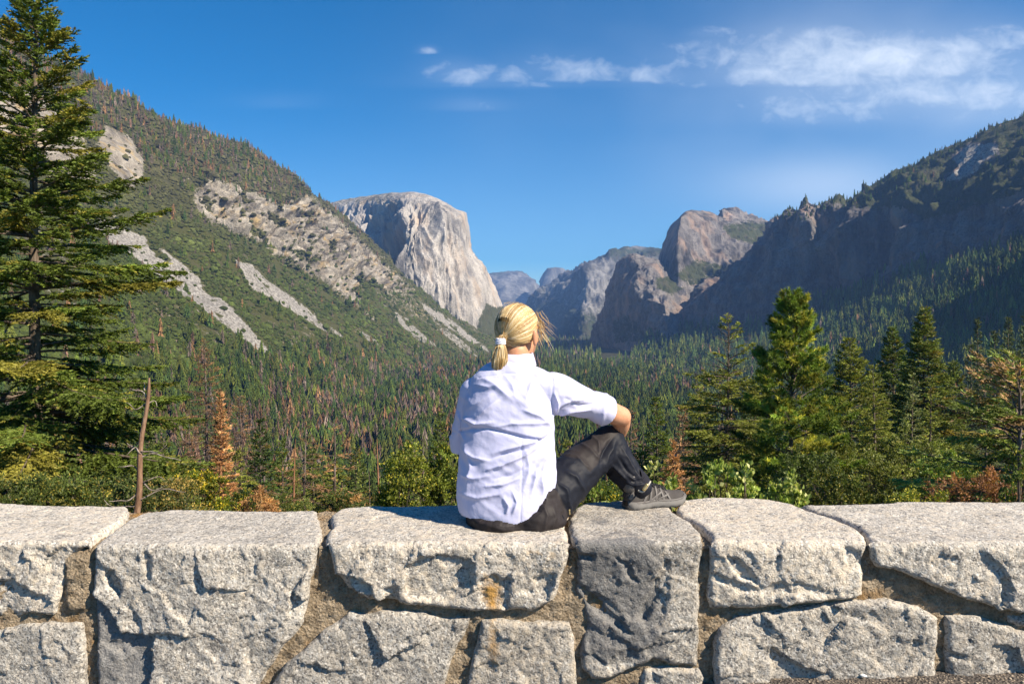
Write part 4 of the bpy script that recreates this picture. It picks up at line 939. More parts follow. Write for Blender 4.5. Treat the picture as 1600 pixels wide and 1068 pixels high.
# ---------------------------------------------------------------- the seated person
def Wv(x, y, Y): return np.array(W(x, y, Y))
def etube(P, side, a, b, seg=40, ns=28, cap0=True, cap1=True, power=2.0):
    """closed tube through P with half width a along 'side' and half depth b; rounded ends"""
    P = np.array(P, float); a = np.array(a, float); b = np.array(b, float)
    t = np.linspace(0, len(P) - 1, seg); C = catmull(P, t); A = catmull(a, t); Bd = catmull(b, t)
    S = np.array(side, float)
    if S.ndim == 2: S = catmull(S, t)
    else: S = np.repeat(S[None], seg, 0)
    T = np.gradient(C, axis=0); T /= np.linalg.norm(T, axis=1, keepdims=True)
    S = S - (S * T).sum(1, keepdims=True) * T; S /= np.linalg.norm(S, axis=1, keepdims=True); U = np.cross(T, S)
    rings = []
    th = np.arange(ns) / ns * 2 * math.pi; ct, st = np.cos(th), np.sin(th)
    cx = np.sign(ct) * np.abs(ct) ** (2 / power); sy = np.sign(st) * np.abs(st) ** (2 / power)
    def ring(c, s, u, aa, bb): return c + s * aa * cx[:, None] + u * bb * sy[:, None]
    def capr(i, sgn):
        rr_ = []
        for f in (.35, .65, .87):
            h = min(A[i], Bd[i]) * f * .9; k = math.sqrt(1 - f * f); rr_.append(ring(C[i] + sgn * T[i] * h, S[i], U[i], A[i] * k, Bd[i] * k))
        return rr_
    if cap0: rings += capr(0, -1)[::-1]
    rings += [ring(C[i], S[i], U[i], A[i], Bd[i]) for i in range(seg)]
    if cap1: rings += capr(seg - 1, 1)
    n = len(rings); V = np.concatenate(rings); i = np.arange(n * ns).reshape(n, ns); j = np.roll(i, -1, 1)
    Q = np.stack([i[:-1], j[:-1], j[1:], i[1:]], -1).reshape(-1, 4)
    c0, c1 = len(V), len(V) + 1; V = np.concatenate([V, rings[0].mean(0)[None], rings[-1].mean(0)[None]])
    Q = Q.tolist(); Q += [(c0, int(j[0][k]), int(i[0][k])) for k in range(ns)] + [(c1, int(i[-1][k]), int(j[-1][k])) for k in range(ns)]
    return V, Q
def ell(c, r, R=None, sub=3):
    bm = bmesh.new(); bmesh.ops.create_icosphere(bm, subdivisions=sub, radius=1); V = np.array([v.co[:] for v in bm.verts]); Q = [[v.index for v in f.verts] for f in bm.faces]; bm.free()
    V = V * np.array(r)
    if R is not None: V = V @ np.array(R).T
    return V + np.array(c), Q
def remesh(pieces, vox, smooth=3):
    V, Q, off = [], [], 0
    for v, q in pieces:
        V.append(v); Q += [[i + off for i in f] for f in q]; off += len(v)
    me = bpy.data.meshes.new('tmp'); me.from_pydata(np.concatenate(V).tolist(), [], Q); me.update()
    bm = bmesh.new(); bm.from_mesh(me); bmesh.ops.recalc_face_normals(bm, faces=bm.faces); bm.to_mesh(me); bm.free()
    ob = bpy.data.objects.new('tmp', me); COL.objects.link(ob); md = ob.modifiers.new('r', 'REMESH'); md.mode = 'VOXEL'; md.voxel_size = vox; md.adaptivity = 0
    dg = bpy.context.evaluated_depsgraph_get(); ev = ob.evaluated_get(dg); m2 = ev.to_mesh()
    V = np.zeros(len(m2.vertices) * 3, np.float32); m2.vertices.foreach_get('co', V); V = V.reshape(-1, 3).astype(float)
    Q = np.zeros(len(m2.loops), np.int32); m2.loops.foreach_get('vertex_index', Q); Q = Q.reshape(-1, 4)
    E = np.zeros(len(m2.edges) * 2, np.int32); m2.edges.foreach_get('vertices', E); E = E.reshape(-1, 2)
    ev.to_mesh_clear(); bpy.data.objects.remove(ob); bpy.data.meshes.remove(me)
    return relax(V, E, smooth), Q, E
def relax(V, E, it, lam=.6):
    deg = np.bincount(E.ravel(), minlength=len(V))[:, None]
    for _ in range(it):
        s = np.zeros_like(V)
        for k in range(3): s[:, k] = np.bincount(E[:, 0], V[E[:, 1], k], len(V)) + np.bincount(E[:, 1], V[E[:, 0], k], len(V))
        V = V + lam * (s / np.maximum(deg, 1) - V)
    return V
def vnorm(V, Q):
    n = np.cross(V[Q[:, 2]] - V[Q[:, 0]], V[Q[:, 3]] - V[Q[:, 1]]); o_ = np.zeros_like(V)
    for k in range(3):
        for c in range(4): o_[:, k] += np.bincount(Q[:, c], n[:, k], len(V))
    return o_ / (np.linalg.norm(o_, axis=1, keepdims=True) + 1e-12)
def fold(X, Y, line, w, h, taper=True):
    """height of one cloth fold running along a line"""
    P = np.array(line, float); d = np.full(X.shape, 1e9); s = np.zeros(X.shape); tot = len(P) - 1
    for i in range(tot):
        ab = P[i + 1] - P[i]; l = ab @ ab + 1e-9; t_ = np.clip(((X - P[i][0]) * ab[0] + (Y - P[i][1]) * ab[1]) / l, 0, 1)
        dd = np.hypot(X - P[i][0] - t_ * ab[0], Y - P[i][1] - t_ * ab[1]); m_ = dd < d; d = np.where(m_, dd, d); s = np.where(m_, (i + t_) / tot, s)
    tp = np.sin(np.clip(s, 0.02, .98) * math.pi) ** .6 if taper else 1
    return h * (.45 * np.exp(-(d / w) ** 2) + .75 * np.exp(-np.abs(d) / (w * .75))) * tp

RX = np.array([1., 0, 0])
shL = Wv(740, 609, 2.97); shR = Wv(856, 604, 2.93); SH = (shR - shL); SH /= np.linalg.norm(SH)
elR = Wv(971, 651, 3.09); haR = Wv(915, 712, 3.33)
elL = Wv(722, 692, 3.02); haL = Wv(795, 712, 3.30)
hipc = Wv(803, 783, 2.87); neck = Wv(806, 566, 2.985)
knR = Wv(950, 690, 3.13); anR = Wv(1001, 768, 3.085); hpR = Wv(850, 783, 2.90)
hpL = Wv(762, 788, 2.90); knL = np.array([-.10, 3.33, .49]); anL = np.array([-.11, 3.40, .13])
HC = Wv(810, 521, 3.02)                                   # head centre
yaw = math.radians(-33); Rh = np.array(Matrix.Rotation(yaw, 3, 'Z') @ Matrix.Rotation(math.radians(-4), 3, 'X'))   # face looks along local +y
def H(p): return HC + Rh @ np.array(p, float)
HS = 0.93
# --- hands
def hand(wrist, fwd, side, palm):
    """palm, four bent fingers of unequal length and a thumb from the side of the palm; palm = direction the palm faces"""
    f = np.array(fwd, float); f /= np.linalg.norm(f); s = np.array(side, float); s -= (s @ f) * f; s /= np.linalg.norm(s); p = np.array(palm, float); p -= (p @ f) * f + (p @ s) * s; p /= np.linalg.norm(p)
    out_ = [etube([wrist - f * .02, wrist + f * .02, wrist + f * .055, wrist + f * .082], s, [.026, .032, .038, .036], [.019, .016, .014, .012], 12, 20)]
    for k, (o_, ln) in enumerate(((-.028, .062), (-.0095, .074), (.0095, .078), (.028, .068))):
        b0 = wrist + f * (.078 - abs(o_) * .15) + s * o_
        p1 = b0 + (f * .92 + p * .38) * ln * .45; p2 = p1 + (f * .62 + p * .78) * ln * .32; p3 = p2 + (f * .30 + p * .95) * ln * .27
        out_.append(etube([b0 - f * .02, b0, p1, p2, p3], s, [.0085, .0088, .0082, .0074, .006], [.0085, .0088, .008, .007, .0055], 18, 12))
    b0 = wrist + f * .022 - s * .024
    out_.append(etube([b0, b0 - s * .022 + f * .022 + p * .008, b0 - s * .034 + f * .046 + p * .018, b0 - s * .034 + f * .066 + p * .026], f, [.013, .0115, .010, .0075], [.013, .0115, .010, .007], 14, 12))
    return out_
fR = haR - elR; fL = haL - elL
body = [etube([hipc, hipc * .55 + neck * .45, hipc * .2 + neck * .8, neck + np.array([0, 0, -.03])], SH, [.14, .115, .15, .07], [.10, .085, .095, .06]),
        etube([shL, neck + np.array([0, 0, -.035]), shR], (0, 1, 0), [.05, .05, .05], [.05, .05, .05]),
        etube([neck - np.array([0, 0, .05]), neck + np.array([0, .01, .0]), H((0, -.015, -.07))], RX, [.06, .050, .052], [.06, .052, .055]),
        etube([shR, shR * .5 + elR * .5, elR], (0, 0, 1), [.052, .046, .040], [.05, .044, .038]),
        etube([elR, Wv(970, 664, 3.13), Wv(955, 686, 3.22), haR], (1, 0, 0), [.036, .035, .038, .025], [.034, .036, .036, .022], 30),
        ell(elR + np.array([.004, -.004, .0]), (.033, .034, .034)),
        ell(elR + np.array([.018, -.010, .006]), (.018, .018, .014)),
        etube([shL, shL * .5 + elL * .5, elL], (0, 1, 0), [.048, .044, .038], [.048, .042, .036]),
        etube([elL, elL * .6 + haL * .4, haL], (0, 0, 1), [.038, .038, .026], [.036, .034, .021]),
        etube([hpR, hpR * .5 + knR * .5, knR], RX, [.075, .065, .050], [.075, .065, .05]), etube([knR, knR * .6 + anR * .4, anR], RX, [.05, .050, .034], [.05, .048, .034]),
        etube([hpL, hpL * .5 + knL * .5, knL], RX, [.075, .065, .050], [.07, .06, .05]), etube([knL, knL * .6 + anL * .4, anL], RX, [.05, .050, .034], [.05, .048, .034]),
        # head
        ell(H((0, -.008, .022)), (.074 * HS, .094 * HS, .088 * HS), Rh, 4), ell(H((0, .028, -.030)), (.058 * HS, .064 * HS, .080 * HS), Rh, 4), ell(H((0, .062, -.088)), (.026, .024, .018), Rh),
        etube([H((0, .082, .012)), H((0, .098, -.012)), H((0, .107, -.028))], Rh[:, 0], [.008, .011, .014], [.008, .010, .010], 10, 12),
        ell(H((0, .084, -.058)), (.022, .011, .007), Rh), ell(H((0, .083, -.067)), (.020, .011, .0065), Rh), ell(H((0, .078, .028)), (.052, .018, .010), Rh)]
for sx in (-1, 1):
    body += [ell(H((sx * .077, -.004, -.012)), (.0075, .019, .031), Rh @ np.array(Matrix.Rotation(math.radians(12), 3, 'X'))), ell(H((sx * .081, -.010, -.004)), (.006, .012, .020), Rh), ell(H((sx * .074, .0, -.036)), (.008, .010, .010), Rh)]
body += hand(haR, fR, (0, 0, 1), (0, -1, 0)) + hand(haL, fL, (0, 0, -1), (0, 0, -1))
BODY = remesh(body, .0042, 4)
m_skin, t, b, o = mat('sun_tanned_skin'); v = objco(t)
L(t, ramp(t, tnoise(t, 30, 4, .6, v), [(.3, (.50, .235, .13)), (.7, (.62, .32, .19))]), b.inputs['Base Color']); b.inputs['Roughness'].default_value = .5; b.inputs['Subsurface Weight'].default_value = .12
b.inputs['Subsurface Radius'].default_value = (.012, .005, .003); b.inputs['Subsurface Scale'].default_value = 1.0
bump(t, b, tnoise(t, 420, 3, .6, v), .25, .001)
V, Q, E = BODY
person = mesh('person', V, Q, m_skin)
tag(person, 'person with blonde ponytail, white shirt and dark trousers sitting on the wall', 'person')
# eyes, brows
m_eye, t, b, o = mat('eye'); b.inputs['Base Color'].default_value = (.75, .72, .68, 1); b.inputs['Roughness'].default_value = .15
m_iris, t, b, o = mat('iris'); b.inputs['Base Color'].default_value = (.06, .10, .14, 1); b.inputs['Roughness'].default_value = .1
def M4(o_, Vv, Qq, mats, **k): return o_
def simple(name, piece, m_, parent):
    v_, q_ = piece; me = bpy.data.meshes.new(name); me.from_pydata(v_.tolist(), [], q_); me.polygons.foreach_set('use_smooth', [True] * len(q_)); me.materials.append(m_); me.update()
    bm = bmesh.new(); bm.from_mesh(me); bmesh.ops.recalc_face_normals(bm, faces=bm.faces); bm.to_mesh(me); bm.free()
    o_ = bpy.data.objects.new(name, me); COL.objects.link(o_); o_.parent = parent; return o_
for sx in (-1, 1):
    ey = simple('eye', ell(H((sx * .028, .070, .004)), (.0120, .010, .009), Rh), m_eye, person)
    simple('iris', ell(H((sx * .028, .0785, .004)), (.0055, .0025, .0055), Rh), m_iris, ey)

def tuck(V, cover, sel, gap=.007):
    from mathutils.bvhtree import BVHTree
    Vs_, Qs_ = cover; bv = BVHTree.FromPolygons(Vs_.tolist(), Qs_.tolist()); V = V.copy()
    for i in np.nonzero(sel)[0]:
        co, no, ix, di = bv.find_nearest(Vector(V[i]))
        if co is None: continue
        sd = (Vector(V[i]) - co).dot(no)
        if sd > -gap: V[i] = np.array(co - no * gap * 1.1)
    return V
# --- shirt
ab = lambda l, r, Y: ((r - l) / 2 / F * Y)
rows = [(826, 728, 846, 2.875, .118), (800, 716, 862, 2.875, .125), (770, 713, 866, 2.88, .122), (735, 715, 867, 2.89, .115), (700, 719, 867, 2.905, .112), (665, 722, 868, 2.925, .112), (632, 724, 866, 2.94, .110), (606, 732, 862, 2.955, .098), (588, 752, 850, 2.965, .080), (575, 776, 838, 2.975, .062)]
Pt = [Wv((l + r) / 2, y, Y) for y, l, r, Y, b_ in rows]; At = [ab(l, r, Y) for y, l, r, Y, b_ in rows]; Bt = [b_ for *_, b_ in rows]
cuR = shR + (elR - shR) * .70
shirt = [etube(Pt, SH, At, Bt, 60, 48, power=2.35),
         etube([shL + np.array([0, 0, -.005]), neck + np.array([0, 0, -.05]), shR + np.array([0, 0, -.005])], (0, 1, 0), [.052, .062, .056], [.047, .05, .052], 30, 28),
         etube([shR + np.array([-.02, 0, -.02]), shR + np.array([.03, .01, -.025]), shR * .45 + elR * .55 + np.array([0, 0, -.004]), cuR], (0, 1, 0), [.064, .072, .058, .052], [.066, .076, .053, .046], 40, 32, True, False),
         etube([cuR - (elR - shR) * .13, cuR + (elR - shR) * .0, cuR + (elR - shR) * .10], (0, 1, 0), [.058, .064, .063], [.053, .060, .059], 12, 32, False, False),
         etube([shL, shL * .5 + elL * .5 + np.array([-.002, 0, 0]), elL + np.array([0, 0, .02])], (0, 1, 0), [.054, .054, .050], [.049, .047, .044], 30, 28, True, False),
         etube([elL + np.array([0, 0, .030]), elL + np.array([.004, .01, -.030])], (0, 1, 0), [.052, .052], [.050, .049], 10, 28, False, False)]
shirt.append(etube([Wv(861, 705, 2.87), Wv(862, 735, 2.855), Wv(861, 762, 2.845)], RX, [.016, .020, .017], [.012, .012, .008], 20, 20))
V, Q, E = remesh(shirt, .0034, 5)
# collar stand and fold
hem_x = [690, 709, 722, 755, 803, 830, 846, 858, 868, 900]; hem_y = [786, 790, 805, 817, 822, 812, 800, 768, 763, 762]
x_, y_ = topx(V); n_ = vnorm(V, Q)
cam_side = sstep(-n_[:, 1], -.15, .35)
d = np.zeros(len(V))
FOLDS = [([(722, 652), (745, 664), (770, 660)], 3.5, .010), ([(728, 640), (750, 628), (775, 612)], 5, .007), ([(735, 662), (760, 640), (782, 622)], 4, .007),
         ([(757, 735), (785, 727), (818, 712), (850, 690)], 3.2, .011), ([(756, 760), (785, 757), (815, 745)], 3.0, .009), ([(770, 708), (800, 700), (835, 690), (860, 668)], 3.5, .010),
         ([(762, 718), (790, 708), (830, 700)], 3, -.006), ([(770, 748), (800, 742), (840, 720)], 4, -.006), ([(862, 668), (842, 650), (815, 640)], 4, .008), ([(862, 660), (835, 662), (800, 662), (770, 668)], 3, .006),
         ([(866, 690), (852, 715), (845, 745), (850, 775)], 3.5, .009), ([(858, 700), (838, 735), (830, 775)], 3.5, .007), ([(720, 700), (740, 715), (765, 720)], 3.5, .007), ([(716, 740), (740, 748), (770, 742)], 4, .006),
         ([(715, 770), (745, 778), (780, 772), (800, 760)], 4, .006), ([(785, 775), (795, 790), (790, 805)], 3, .006), ([(800, 765), (808, 785), (800, 805)], 2.5, .006), ([(740, 600), (765, 606), (790, 600)], 4, .006),
         ([(752, 590), (772, 600), (800, 625)], 5, .006), ([(845, 585), (830, 600), (822, 625)], 4, .006), ([(868, 650), (890, 643), (925, 640)], 3, .009), ([(866, 640), (885, 628), (915, 622)], 3, .007), ([(872, 590), (895, 604), (925, 612)], 3.5, .006),
         ([(880, 620), (905, 634), (935, 630)], 3, -.006), ([(868, 658), (890, 654), (920, 655)], 2.5, .007), ([(866, 612), (872, 630), (868, 655)], 2.5, .008), ([(712, 640), (722, 660), (716, 680)], 3, .006), ([(710, 672), (722, 676), (726, 690)], 2.5, .006),
         ([(725, 690), (735, 730), (728, 770)], 5, .006), ([(788, 585), (800, 600), (806, 620)], 3.5, .004), ([(820, 700), (828, 730), (818, 765)], 4, .005)]
for ln, w_, h_ in FOLDS: d += 1.1 * fold(x_, y_, ln, w_, h_) * cam_side
# the yoke vent: a flap that stands over the lower back
yy_ = np.interp(x_, [715, 740, 763, 785, 820, 845, 866], [672, 667, 667, 672, 681, 686, 672])
d += .0055 * sstep(yy_ - y_, -1.2, 1.2) * sstep(y_, 610, 650) * cam_side * sstep(x_, 716, 728) * (1 - sstep(x_, 852, 866)) - .004 * np.exp(-((y_ - yy_ - 2.5) / 2.2) ** 2) * cam_side * (x_ < 862)
# seams
for ln in ([(815, 690), (816, 740), (813, 818)], [(861, 578), (864, 600), (862, 625), (866, 655)], [(748, 590), (790, 582), (835, 586)]): d -= fold(x_, y_, ln, 1.3, .0022, False) * cam_side
q = V * np.array([1, 1, 1.])
aniso = np.stack([(q[:, 0] * .5 + q[:, 2] * .9) * 22, q[:, 1] * 12, (q[:, 0] * .9 - q[:, 2] * .5) * 8], -1)
d += +.0028 * fbm(aniso, 2, 401) + .0030 * (ridged(aniso * .5 + 9, 2, 403) - .9) + .0006 * fbm(q * 60, 2, 405)
cx = sstep(x_, 924, 929); d = d * (1 - .55 * cx) + cx * (.0035 * np.exp(-((x_ - 944 + (y_ - 640) * .16) / 3) ** 2))
V = V + n_ * d[:, None]; V = relax(V, E, 1, .4)
x_, y_ = topx(V)
hemz = EYE - (np.interp(x_, hem_x, hem_y) - HZ) / F * V[:, 1]
isbody = (x_ < 900)
V[:, 2] = np.where(isbody, np.maximum(V[:, 2], hemz + .002 * noise(q * 20, 9)), V[:, 2])
m_shirt, t, b, o = mat('white_shirt_cloth'); v = objco(t)
L(t, mixrgb(t, tnoise(t, 12, 3, .5, v), (.50, .505, .72), (.56, .565, .76)), b.inputs['Base Color']); b.inputs['Roughness'].default_value = .62; b.inputs['Sheen Weight'].default_value = .15
bump(t, b, M(t, 'ADD', tnoise(t, 34, 5, .6, v, .6), M(t, 'MULTIPLY', tnoise(t, 900, 1, .5, v), .06)), .35, .004)
sh = mesh('shirt', V, Q, m_shirt, person)
SHIRT = (V.copy(), Q)
bv_, bq_, be_ = BODY; bx, by = topx(bv_)
sel = (by > 562) & ((bx < 930) | (bv_[:, 1] < 2.9)) & (by < 800) & ~((bx > 868) & (by > 668)) & ((bv_[:, 1] < 3.12)) & (bv_[:, 2] > .5) & ~((bx < 745) & (by > 688))
sel &= ~(np.hypot(bv_[:, 0] - neck[0], bv_[:, 1] - neck[1]) < .062) | (by > 590)
bv_ = tuck(bv_, SHIRT, sel, .006); person.data.vertices.foreach_set('co', bv_.astype(np.float32).ravel()); person.data.update()
# collar
cp = []
for rr_, zz, yy2 in ((.060, -.012, 0), (.060, .010, .0), (.0585, .030, .002), (.064, .031, .0), (.072, .004, -.004), (.076, -.014, -.006)):
    th = np.linspace(0, 2 * math.pi, 64, endpoint=False); cp.append(np.stack([neck[0] + rr_ * np.cos(th) * 1.0, neck[1] + .006 + rr_ * np.sin(th) * .98 + yy2, neck[2] + zz + .004 * np.cos(th) + .010 * np.sin(th) * 0 + .0015 * np.sin(5 * th)], -1))
cp = np.array(cp); i = np.arange(6 * 64).reshape(6, 64); j = np.roll(i, -1, 1)
simple('collar', (cp.reshape(-1, 3), np.stack([i[:-1], j[:-1], j[1:], i[1:]], -1).reshape(-1, 4).tolist()), m_shirt, sh)

# --- trousers
tr = [ell(hipc + np.array([-.055, .0, -.055]), (.118, .150, .115)), ell(hipc + np.array([.075, .01, -.055]), (.118, .150, .115)),
      etube([hipc + np.array([0, .0, -.05]), hipc + np.array([0, .0, .03]), hipc + np.array([0, .01, .09])], RX, [.17, .160, .140], [.13, .12, .11]),
      etube([hpR + np.array([-.01, 0, -.02]), hpR * .62 + knR * .38, hpR * .25 + knR * .75 + np.array([0, 0, -.004]), knR + np.array([0, 0, .004])], RX, [.100, .090, .078, .064], [.095, .086, .074, .064], 40, 32),
      etube([knR, knR * .68 + anR * .32 + np.array([-.010, 0, 0]), knR * .3 + anR * .7 + np.array([-.006, 0, 0]), anR + np.array([-.004, 0, .012])], (1, 0, .3), [.068, .066, .058, .050], [.064, .064, .058, .050], 40, 32),
      etube([hpL, hpL * .5 + knL * .5, knL], RX, [.095, .085, .068], [.085, .078, .068], 30, 28),
      etube([knL, knL * .5 + anL * .5, anL], RX, [.066, .060, .052], [.068, .062, .055], 30, 28)]
V, Q, E = remesh(tr, .0042, 6)
x_, y_ = topx(V); n_ = vnorm(V, Q); cam_side = sstep(-n_[:, 1], -.15, .35); d = np.zeros(len(V))
TF = [([(868, 752), (885, 765), (892, 800)], 3, .008), ([(880, 735), (900, 745), (915, 770)], 3, .007), ([(877, 709), (900, 712), (925, 735)], 2.2, .005), ([(905, 690), (925, 705), (940, 722)], 3, .008), ([(915, 672), (935, 690), (938, 712)], 2.5, .006),
      ([(958, 682), (946, 702), (937, 725)], 3.5, -.012), ([(962, 690), (950, 712), (945, 735)], 3, .008), ([(970, 695), (985, 722), (1003, 750)], 2.2, .005), ([(955, 725), (972, 742), (985, 755)], 3, .008), ([(965, 712), (980, 735), (998, 752)], 3, -.007),
      ([(945, 735), (962, 752), (980, 764)], 3, .008), ([(978, 740), (990, 748), (1008, 745)], 2.5, .006), ([(975, 752), (990, 758), (1010, 755)], 2.2, .007), ([(862, 790), (868, 808), (862, 826)], 3, .006), ([(875, 775), (884, 795), (880, 812)], 2.5, -.006),
      ([(740, 815), (790, 828), (840, 826)], 3, .004), ([(848, 785), (855, 805), (850, 828)], 2.5, .005)]
for ln, w_, h_ in TF: d += fold(x_, y_, ln, w_, h_) * cam_side
q = V; d += .0028 * fbm(np.stack([q[:, 0] * 18, q[:, 1] * 14, q[:, 2] * 26], -1), 2, 411) + .003 * (ridged(q * 13, 2, 413) - .9)
V = V + n_ * d[:, None]
seat_z = .4305 + .0
on = (V[:, 1] < 3.16) & (V[:, 1] > 2.5) & (V[:, 0] < .33)
V[:, 2] = np.where(on, np.maximum(V[:, 2], seat_z), V[:, 2])
# keep the cloth under the shirt
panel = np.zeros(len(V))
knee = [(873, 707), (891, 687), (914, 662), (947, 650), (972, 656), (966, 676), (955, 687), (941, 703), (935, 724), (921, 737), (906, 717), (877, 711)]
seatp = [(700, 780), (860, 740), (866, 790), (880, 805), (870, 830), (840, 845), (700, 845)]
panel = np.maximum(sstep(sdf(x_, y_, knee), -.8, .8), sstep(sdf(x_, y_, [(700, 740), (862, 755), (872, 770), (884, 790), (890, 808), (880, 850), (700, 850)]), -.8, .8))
m_tr, t, b, o = mat('trouser_cloth'); v = objco(t)
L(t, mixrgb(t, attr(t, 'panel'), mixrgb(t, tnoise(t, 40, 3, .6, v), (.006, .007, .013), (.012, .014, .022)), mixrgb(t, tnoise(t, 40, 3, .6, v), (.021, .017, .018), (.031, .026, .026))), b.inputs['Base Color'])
b.inputs['Roughness'].default_value = .6; b.inputs['Specular IOR Level'].default_value = .2
bump(t, b, tnoise(t, 40, 5, .6, v, .5), .35, .004)
hz_ = np.interp(x_, hem_x, hem_y)
V = tuck(V, SHIRT, (y_ < hz_ - 1.5) & (x_ < 869) & (V[:, 1] < 3.1), .008)
tro = mesh('trousers', V, Q, m_tr, person, attrs={'panel': panel})
m_cord, t, b, o = mat('pale_cord'); b.inputs['Base Color'].default_value = (.45, .42, .36, 1)
m_brass, t, b, o = mat('brass_toggle'); b.inputs['Base Color'].default_value = (.55, .42, .2, 1); b.inputs['Metallic'].default_value = .8; b.inputs['Roughness'].default_value = .35
simple('drawcord', etube([Wv(998, 766, 3.015), Wv(1004, 768, 3.01), Wv(1010, 762, 3.015), Wv(1016, 752, 3.035)], RX, [.0035] * 4, [.0035] * 4, 14, 10), m_cord, tro)
simple('toggle', etube([Wv(1006, 764, 3.005), Wv(1011, 757, 3.008)], RX, [.008, .007], [.007, .006], 8, 12), m_brass, tro)
simple('zip_pull', etube([Wv(889.5, 796, 2.80), Wv(890, 803, 2.80)], RX, [.003, .003], [.002, .002], 8, 10), m_brass, tro)
# --- shoes
m_up, t, b, o = mat('grey_shoe_mesh'); v = objco(t)
vo = N(t, 'ShaderNodeTexVoronoi'); vo.inputs['Scale'].default_value = 330; L(t, v, vo.inputs['Vector'])
L(t, mixrgb(t, tnoise(t, 25, 3, .6, v), (.045, .040, .038), (.08, .072, .068)), b.inputs['Base Color']); bump(t, b, vo.outputs['Distance'], .4, .002)
m_ov, t, b, o = mat('grey_shoe_overlay'); b.inputs['Base Color'].default_value = (.11, .10, .095, 1); b.inputs['Roughness'].default_value = .5
m_sole, t, b, o = mat('grey_rubber_sole'); v = objco(t); L(t, mixrgb(t, tnoise(t, 60, 3, .6, v), (.12, .115, .11), (.19, .18, .17)), b.inputs['Base Color'])
m_lace, t, b, o = mat('dark_lace'); b.inputs['Base Color'].default_value = (.03, .03, .033, 1)
m_sock, t, b, o = mat('black_sock'); b.inputs['Base Color'].default_value = (.012, .012, .02, 1)
def shoe(heel, toe, base_z, roll=0):
    f = np.array([toe[0] - heel[0], toe[1] - heel[1], 0.]); Ln = np.linalg.norm(f); f /= Ln; s = np.array([-f[1], f[0], 0.]); z = np.array([0, 0, 1.]); o0 = np.array([heel[0], heel[1], base_z])
    P = lambda a, b_, c: o0 + f * a * Ln + s * b_ + z * c
    st = np.array([.0, .04, .12, .25, .40, .55, .70, .82, .92, .98, 1.0]); hw = np.array([.018, .030, .036, .035, .034, .040, .046, .045, .035, .020, .008])
    toeup = np.array([.004, .001, 0, 0, .003, .002, .0, .002, .009, .016, .019]); top = np.array([.070, .088, .096, .094, .090, .078, .062, .054, .046, .036, .030])
    tt_ = np.linspace(0, 10, 60); HW = catmull(hw, tt_); TU = catmull(toeup, tt_); TP = catmull(top, tt_); ST = catmull(st, tt_)
    n = 24; rings = []
    for k in range(60):
        th = np.arange(n) / n * 2 * math.pi; c = np.cos(th); s_ = np.sin(th); zc = .018
        w_ = HW[k] * np.where(s_ > 0, np.sign(c) * np.abs(c) ** .8 * (1 - .42 * s_ ** 1.5 * (1 if ST[k] < .55 else .7)), c)
        w_ = HW[k] * c * (1 - .35 * np.clip(s_, 0, 1) ** 2); zz = np.where(s_ > 0, zc + (TP[k] - zc) * s_ ** .9 if False else zc + (TP[k] - zc) * np.clip(s_, 0, 1) ** .85, zc + zc * s_ * .5)
        rings.append(np.array([P(ST[k], w_[m_], zz[m_] + TU[k]) for m_ in range(n)]))
    A = np.concatenate(rings); i = np.arange(60 * n).reshape(60, n); j = np.roll(i, -1, 1)
    Qs = np.stack([i[:-1], j[:-1], j[1:], i[1:]], -1).reshape(-1, 4).tolist() + [list(i[0]), list(i[-1][::-1])]
    root = simple('shoe', (A, Qs), m_up, person)
    # collar
    simple('shoe_collar', etube([P(.13, -.0, .080), P(.15, 0, .100), P(.17, 0, .108)], s, [.034, .036, .034], [.044, .046, .044], 14, 26), m_ov, root)
    # sole with lugs
    so = []; 
    for k in range(60):
        e_ = HW[k] + .006; lug = .003 * (1 if (k // 3) % 2 else 0)
        so.append([P(ST[k], -e_, .0 + TU[k] + lug + .001), P(ST[k], -e_ - .002, .014 + TU[k]), P(ST[k], -e_ + .004, .027 + TU[k] + .004 * (ST[k] < .2)), P(ST[k], e_ - .004, .027 + TU[k] + .004 * (ST[k] < .2)), P(ST[k], e_ + .002, .014 + TU[k]), P(ST[k], e_, .0 + TU[k] + lug + .001)])
    so = np.array(so); i = np.arange(60 * 6).reshape(60, 6); j = np.roll(i, -1, 1)
    simple('sole', (so.reshape(-1, 3), np.stack([i[:-1], j[:-1], j[1:], i[1:]], -1).reshape(-1, 4).tolist() + [list(i[0]), list(i[-1][::-1])]), m_sole, root)
    # overlays: bars up the sides, toe cap and heel counter
    def side_pt(a, h, sd, off=.0015):
        k = int(np.clip(np.interp(a, ST, np.arange(60)), 0, 59)); s_ = np.clip((h - .018) / max(TP[k] - .018, .01), 0, 1) ** (1 / .85); c = math.sqrt(max(0, 1 - s_ * s_))
        return P(a, sd * (HW[k] * c * (1 - .35 * s_ ** 2) + off), h + TU[k])
    bars = [((.33, .026), (.40, .082)), ((.44, .026), (.47, .078)), ((.56, .026), (.545, .070)), ((.67, .024), (.62, .060)), ((.22, .026), (.34, .074)), ((.36, .030), (.55, .060)), ((.47, .030), (.66, .052))]
    pcs = []
    for sd in (-1, 1):
        for (a0, h0), (a1, h1) in bars:
            pts = [side_pt(a0 + (a1 - a0) * u_, h0 + (h1 - h0) * u_, sd) for u_ in np.linspace(0, 1, 6)]; pcs.append(etube(pts, f, [.0065, .006, .0055, .005, .005, .005], [.0022] * 6, 14, 10))
        pts = [side_pt(a_, .026, sd, .001) for a_ in np.linspace(.02, .97, 12)]; pcs.append(etube(pts, z, [.007] * 12, [.0025] * 12, 40, 10))
        pts = [side_pt(a_, h_, sd, .001) for a_, h_ in ((.03, .04), (.07, .06), (.14, .078), (.25, .084))]; pcs.append(etube(pts, z, [.012, .010, .008, .006], [.0025] * 4, 20, 10))
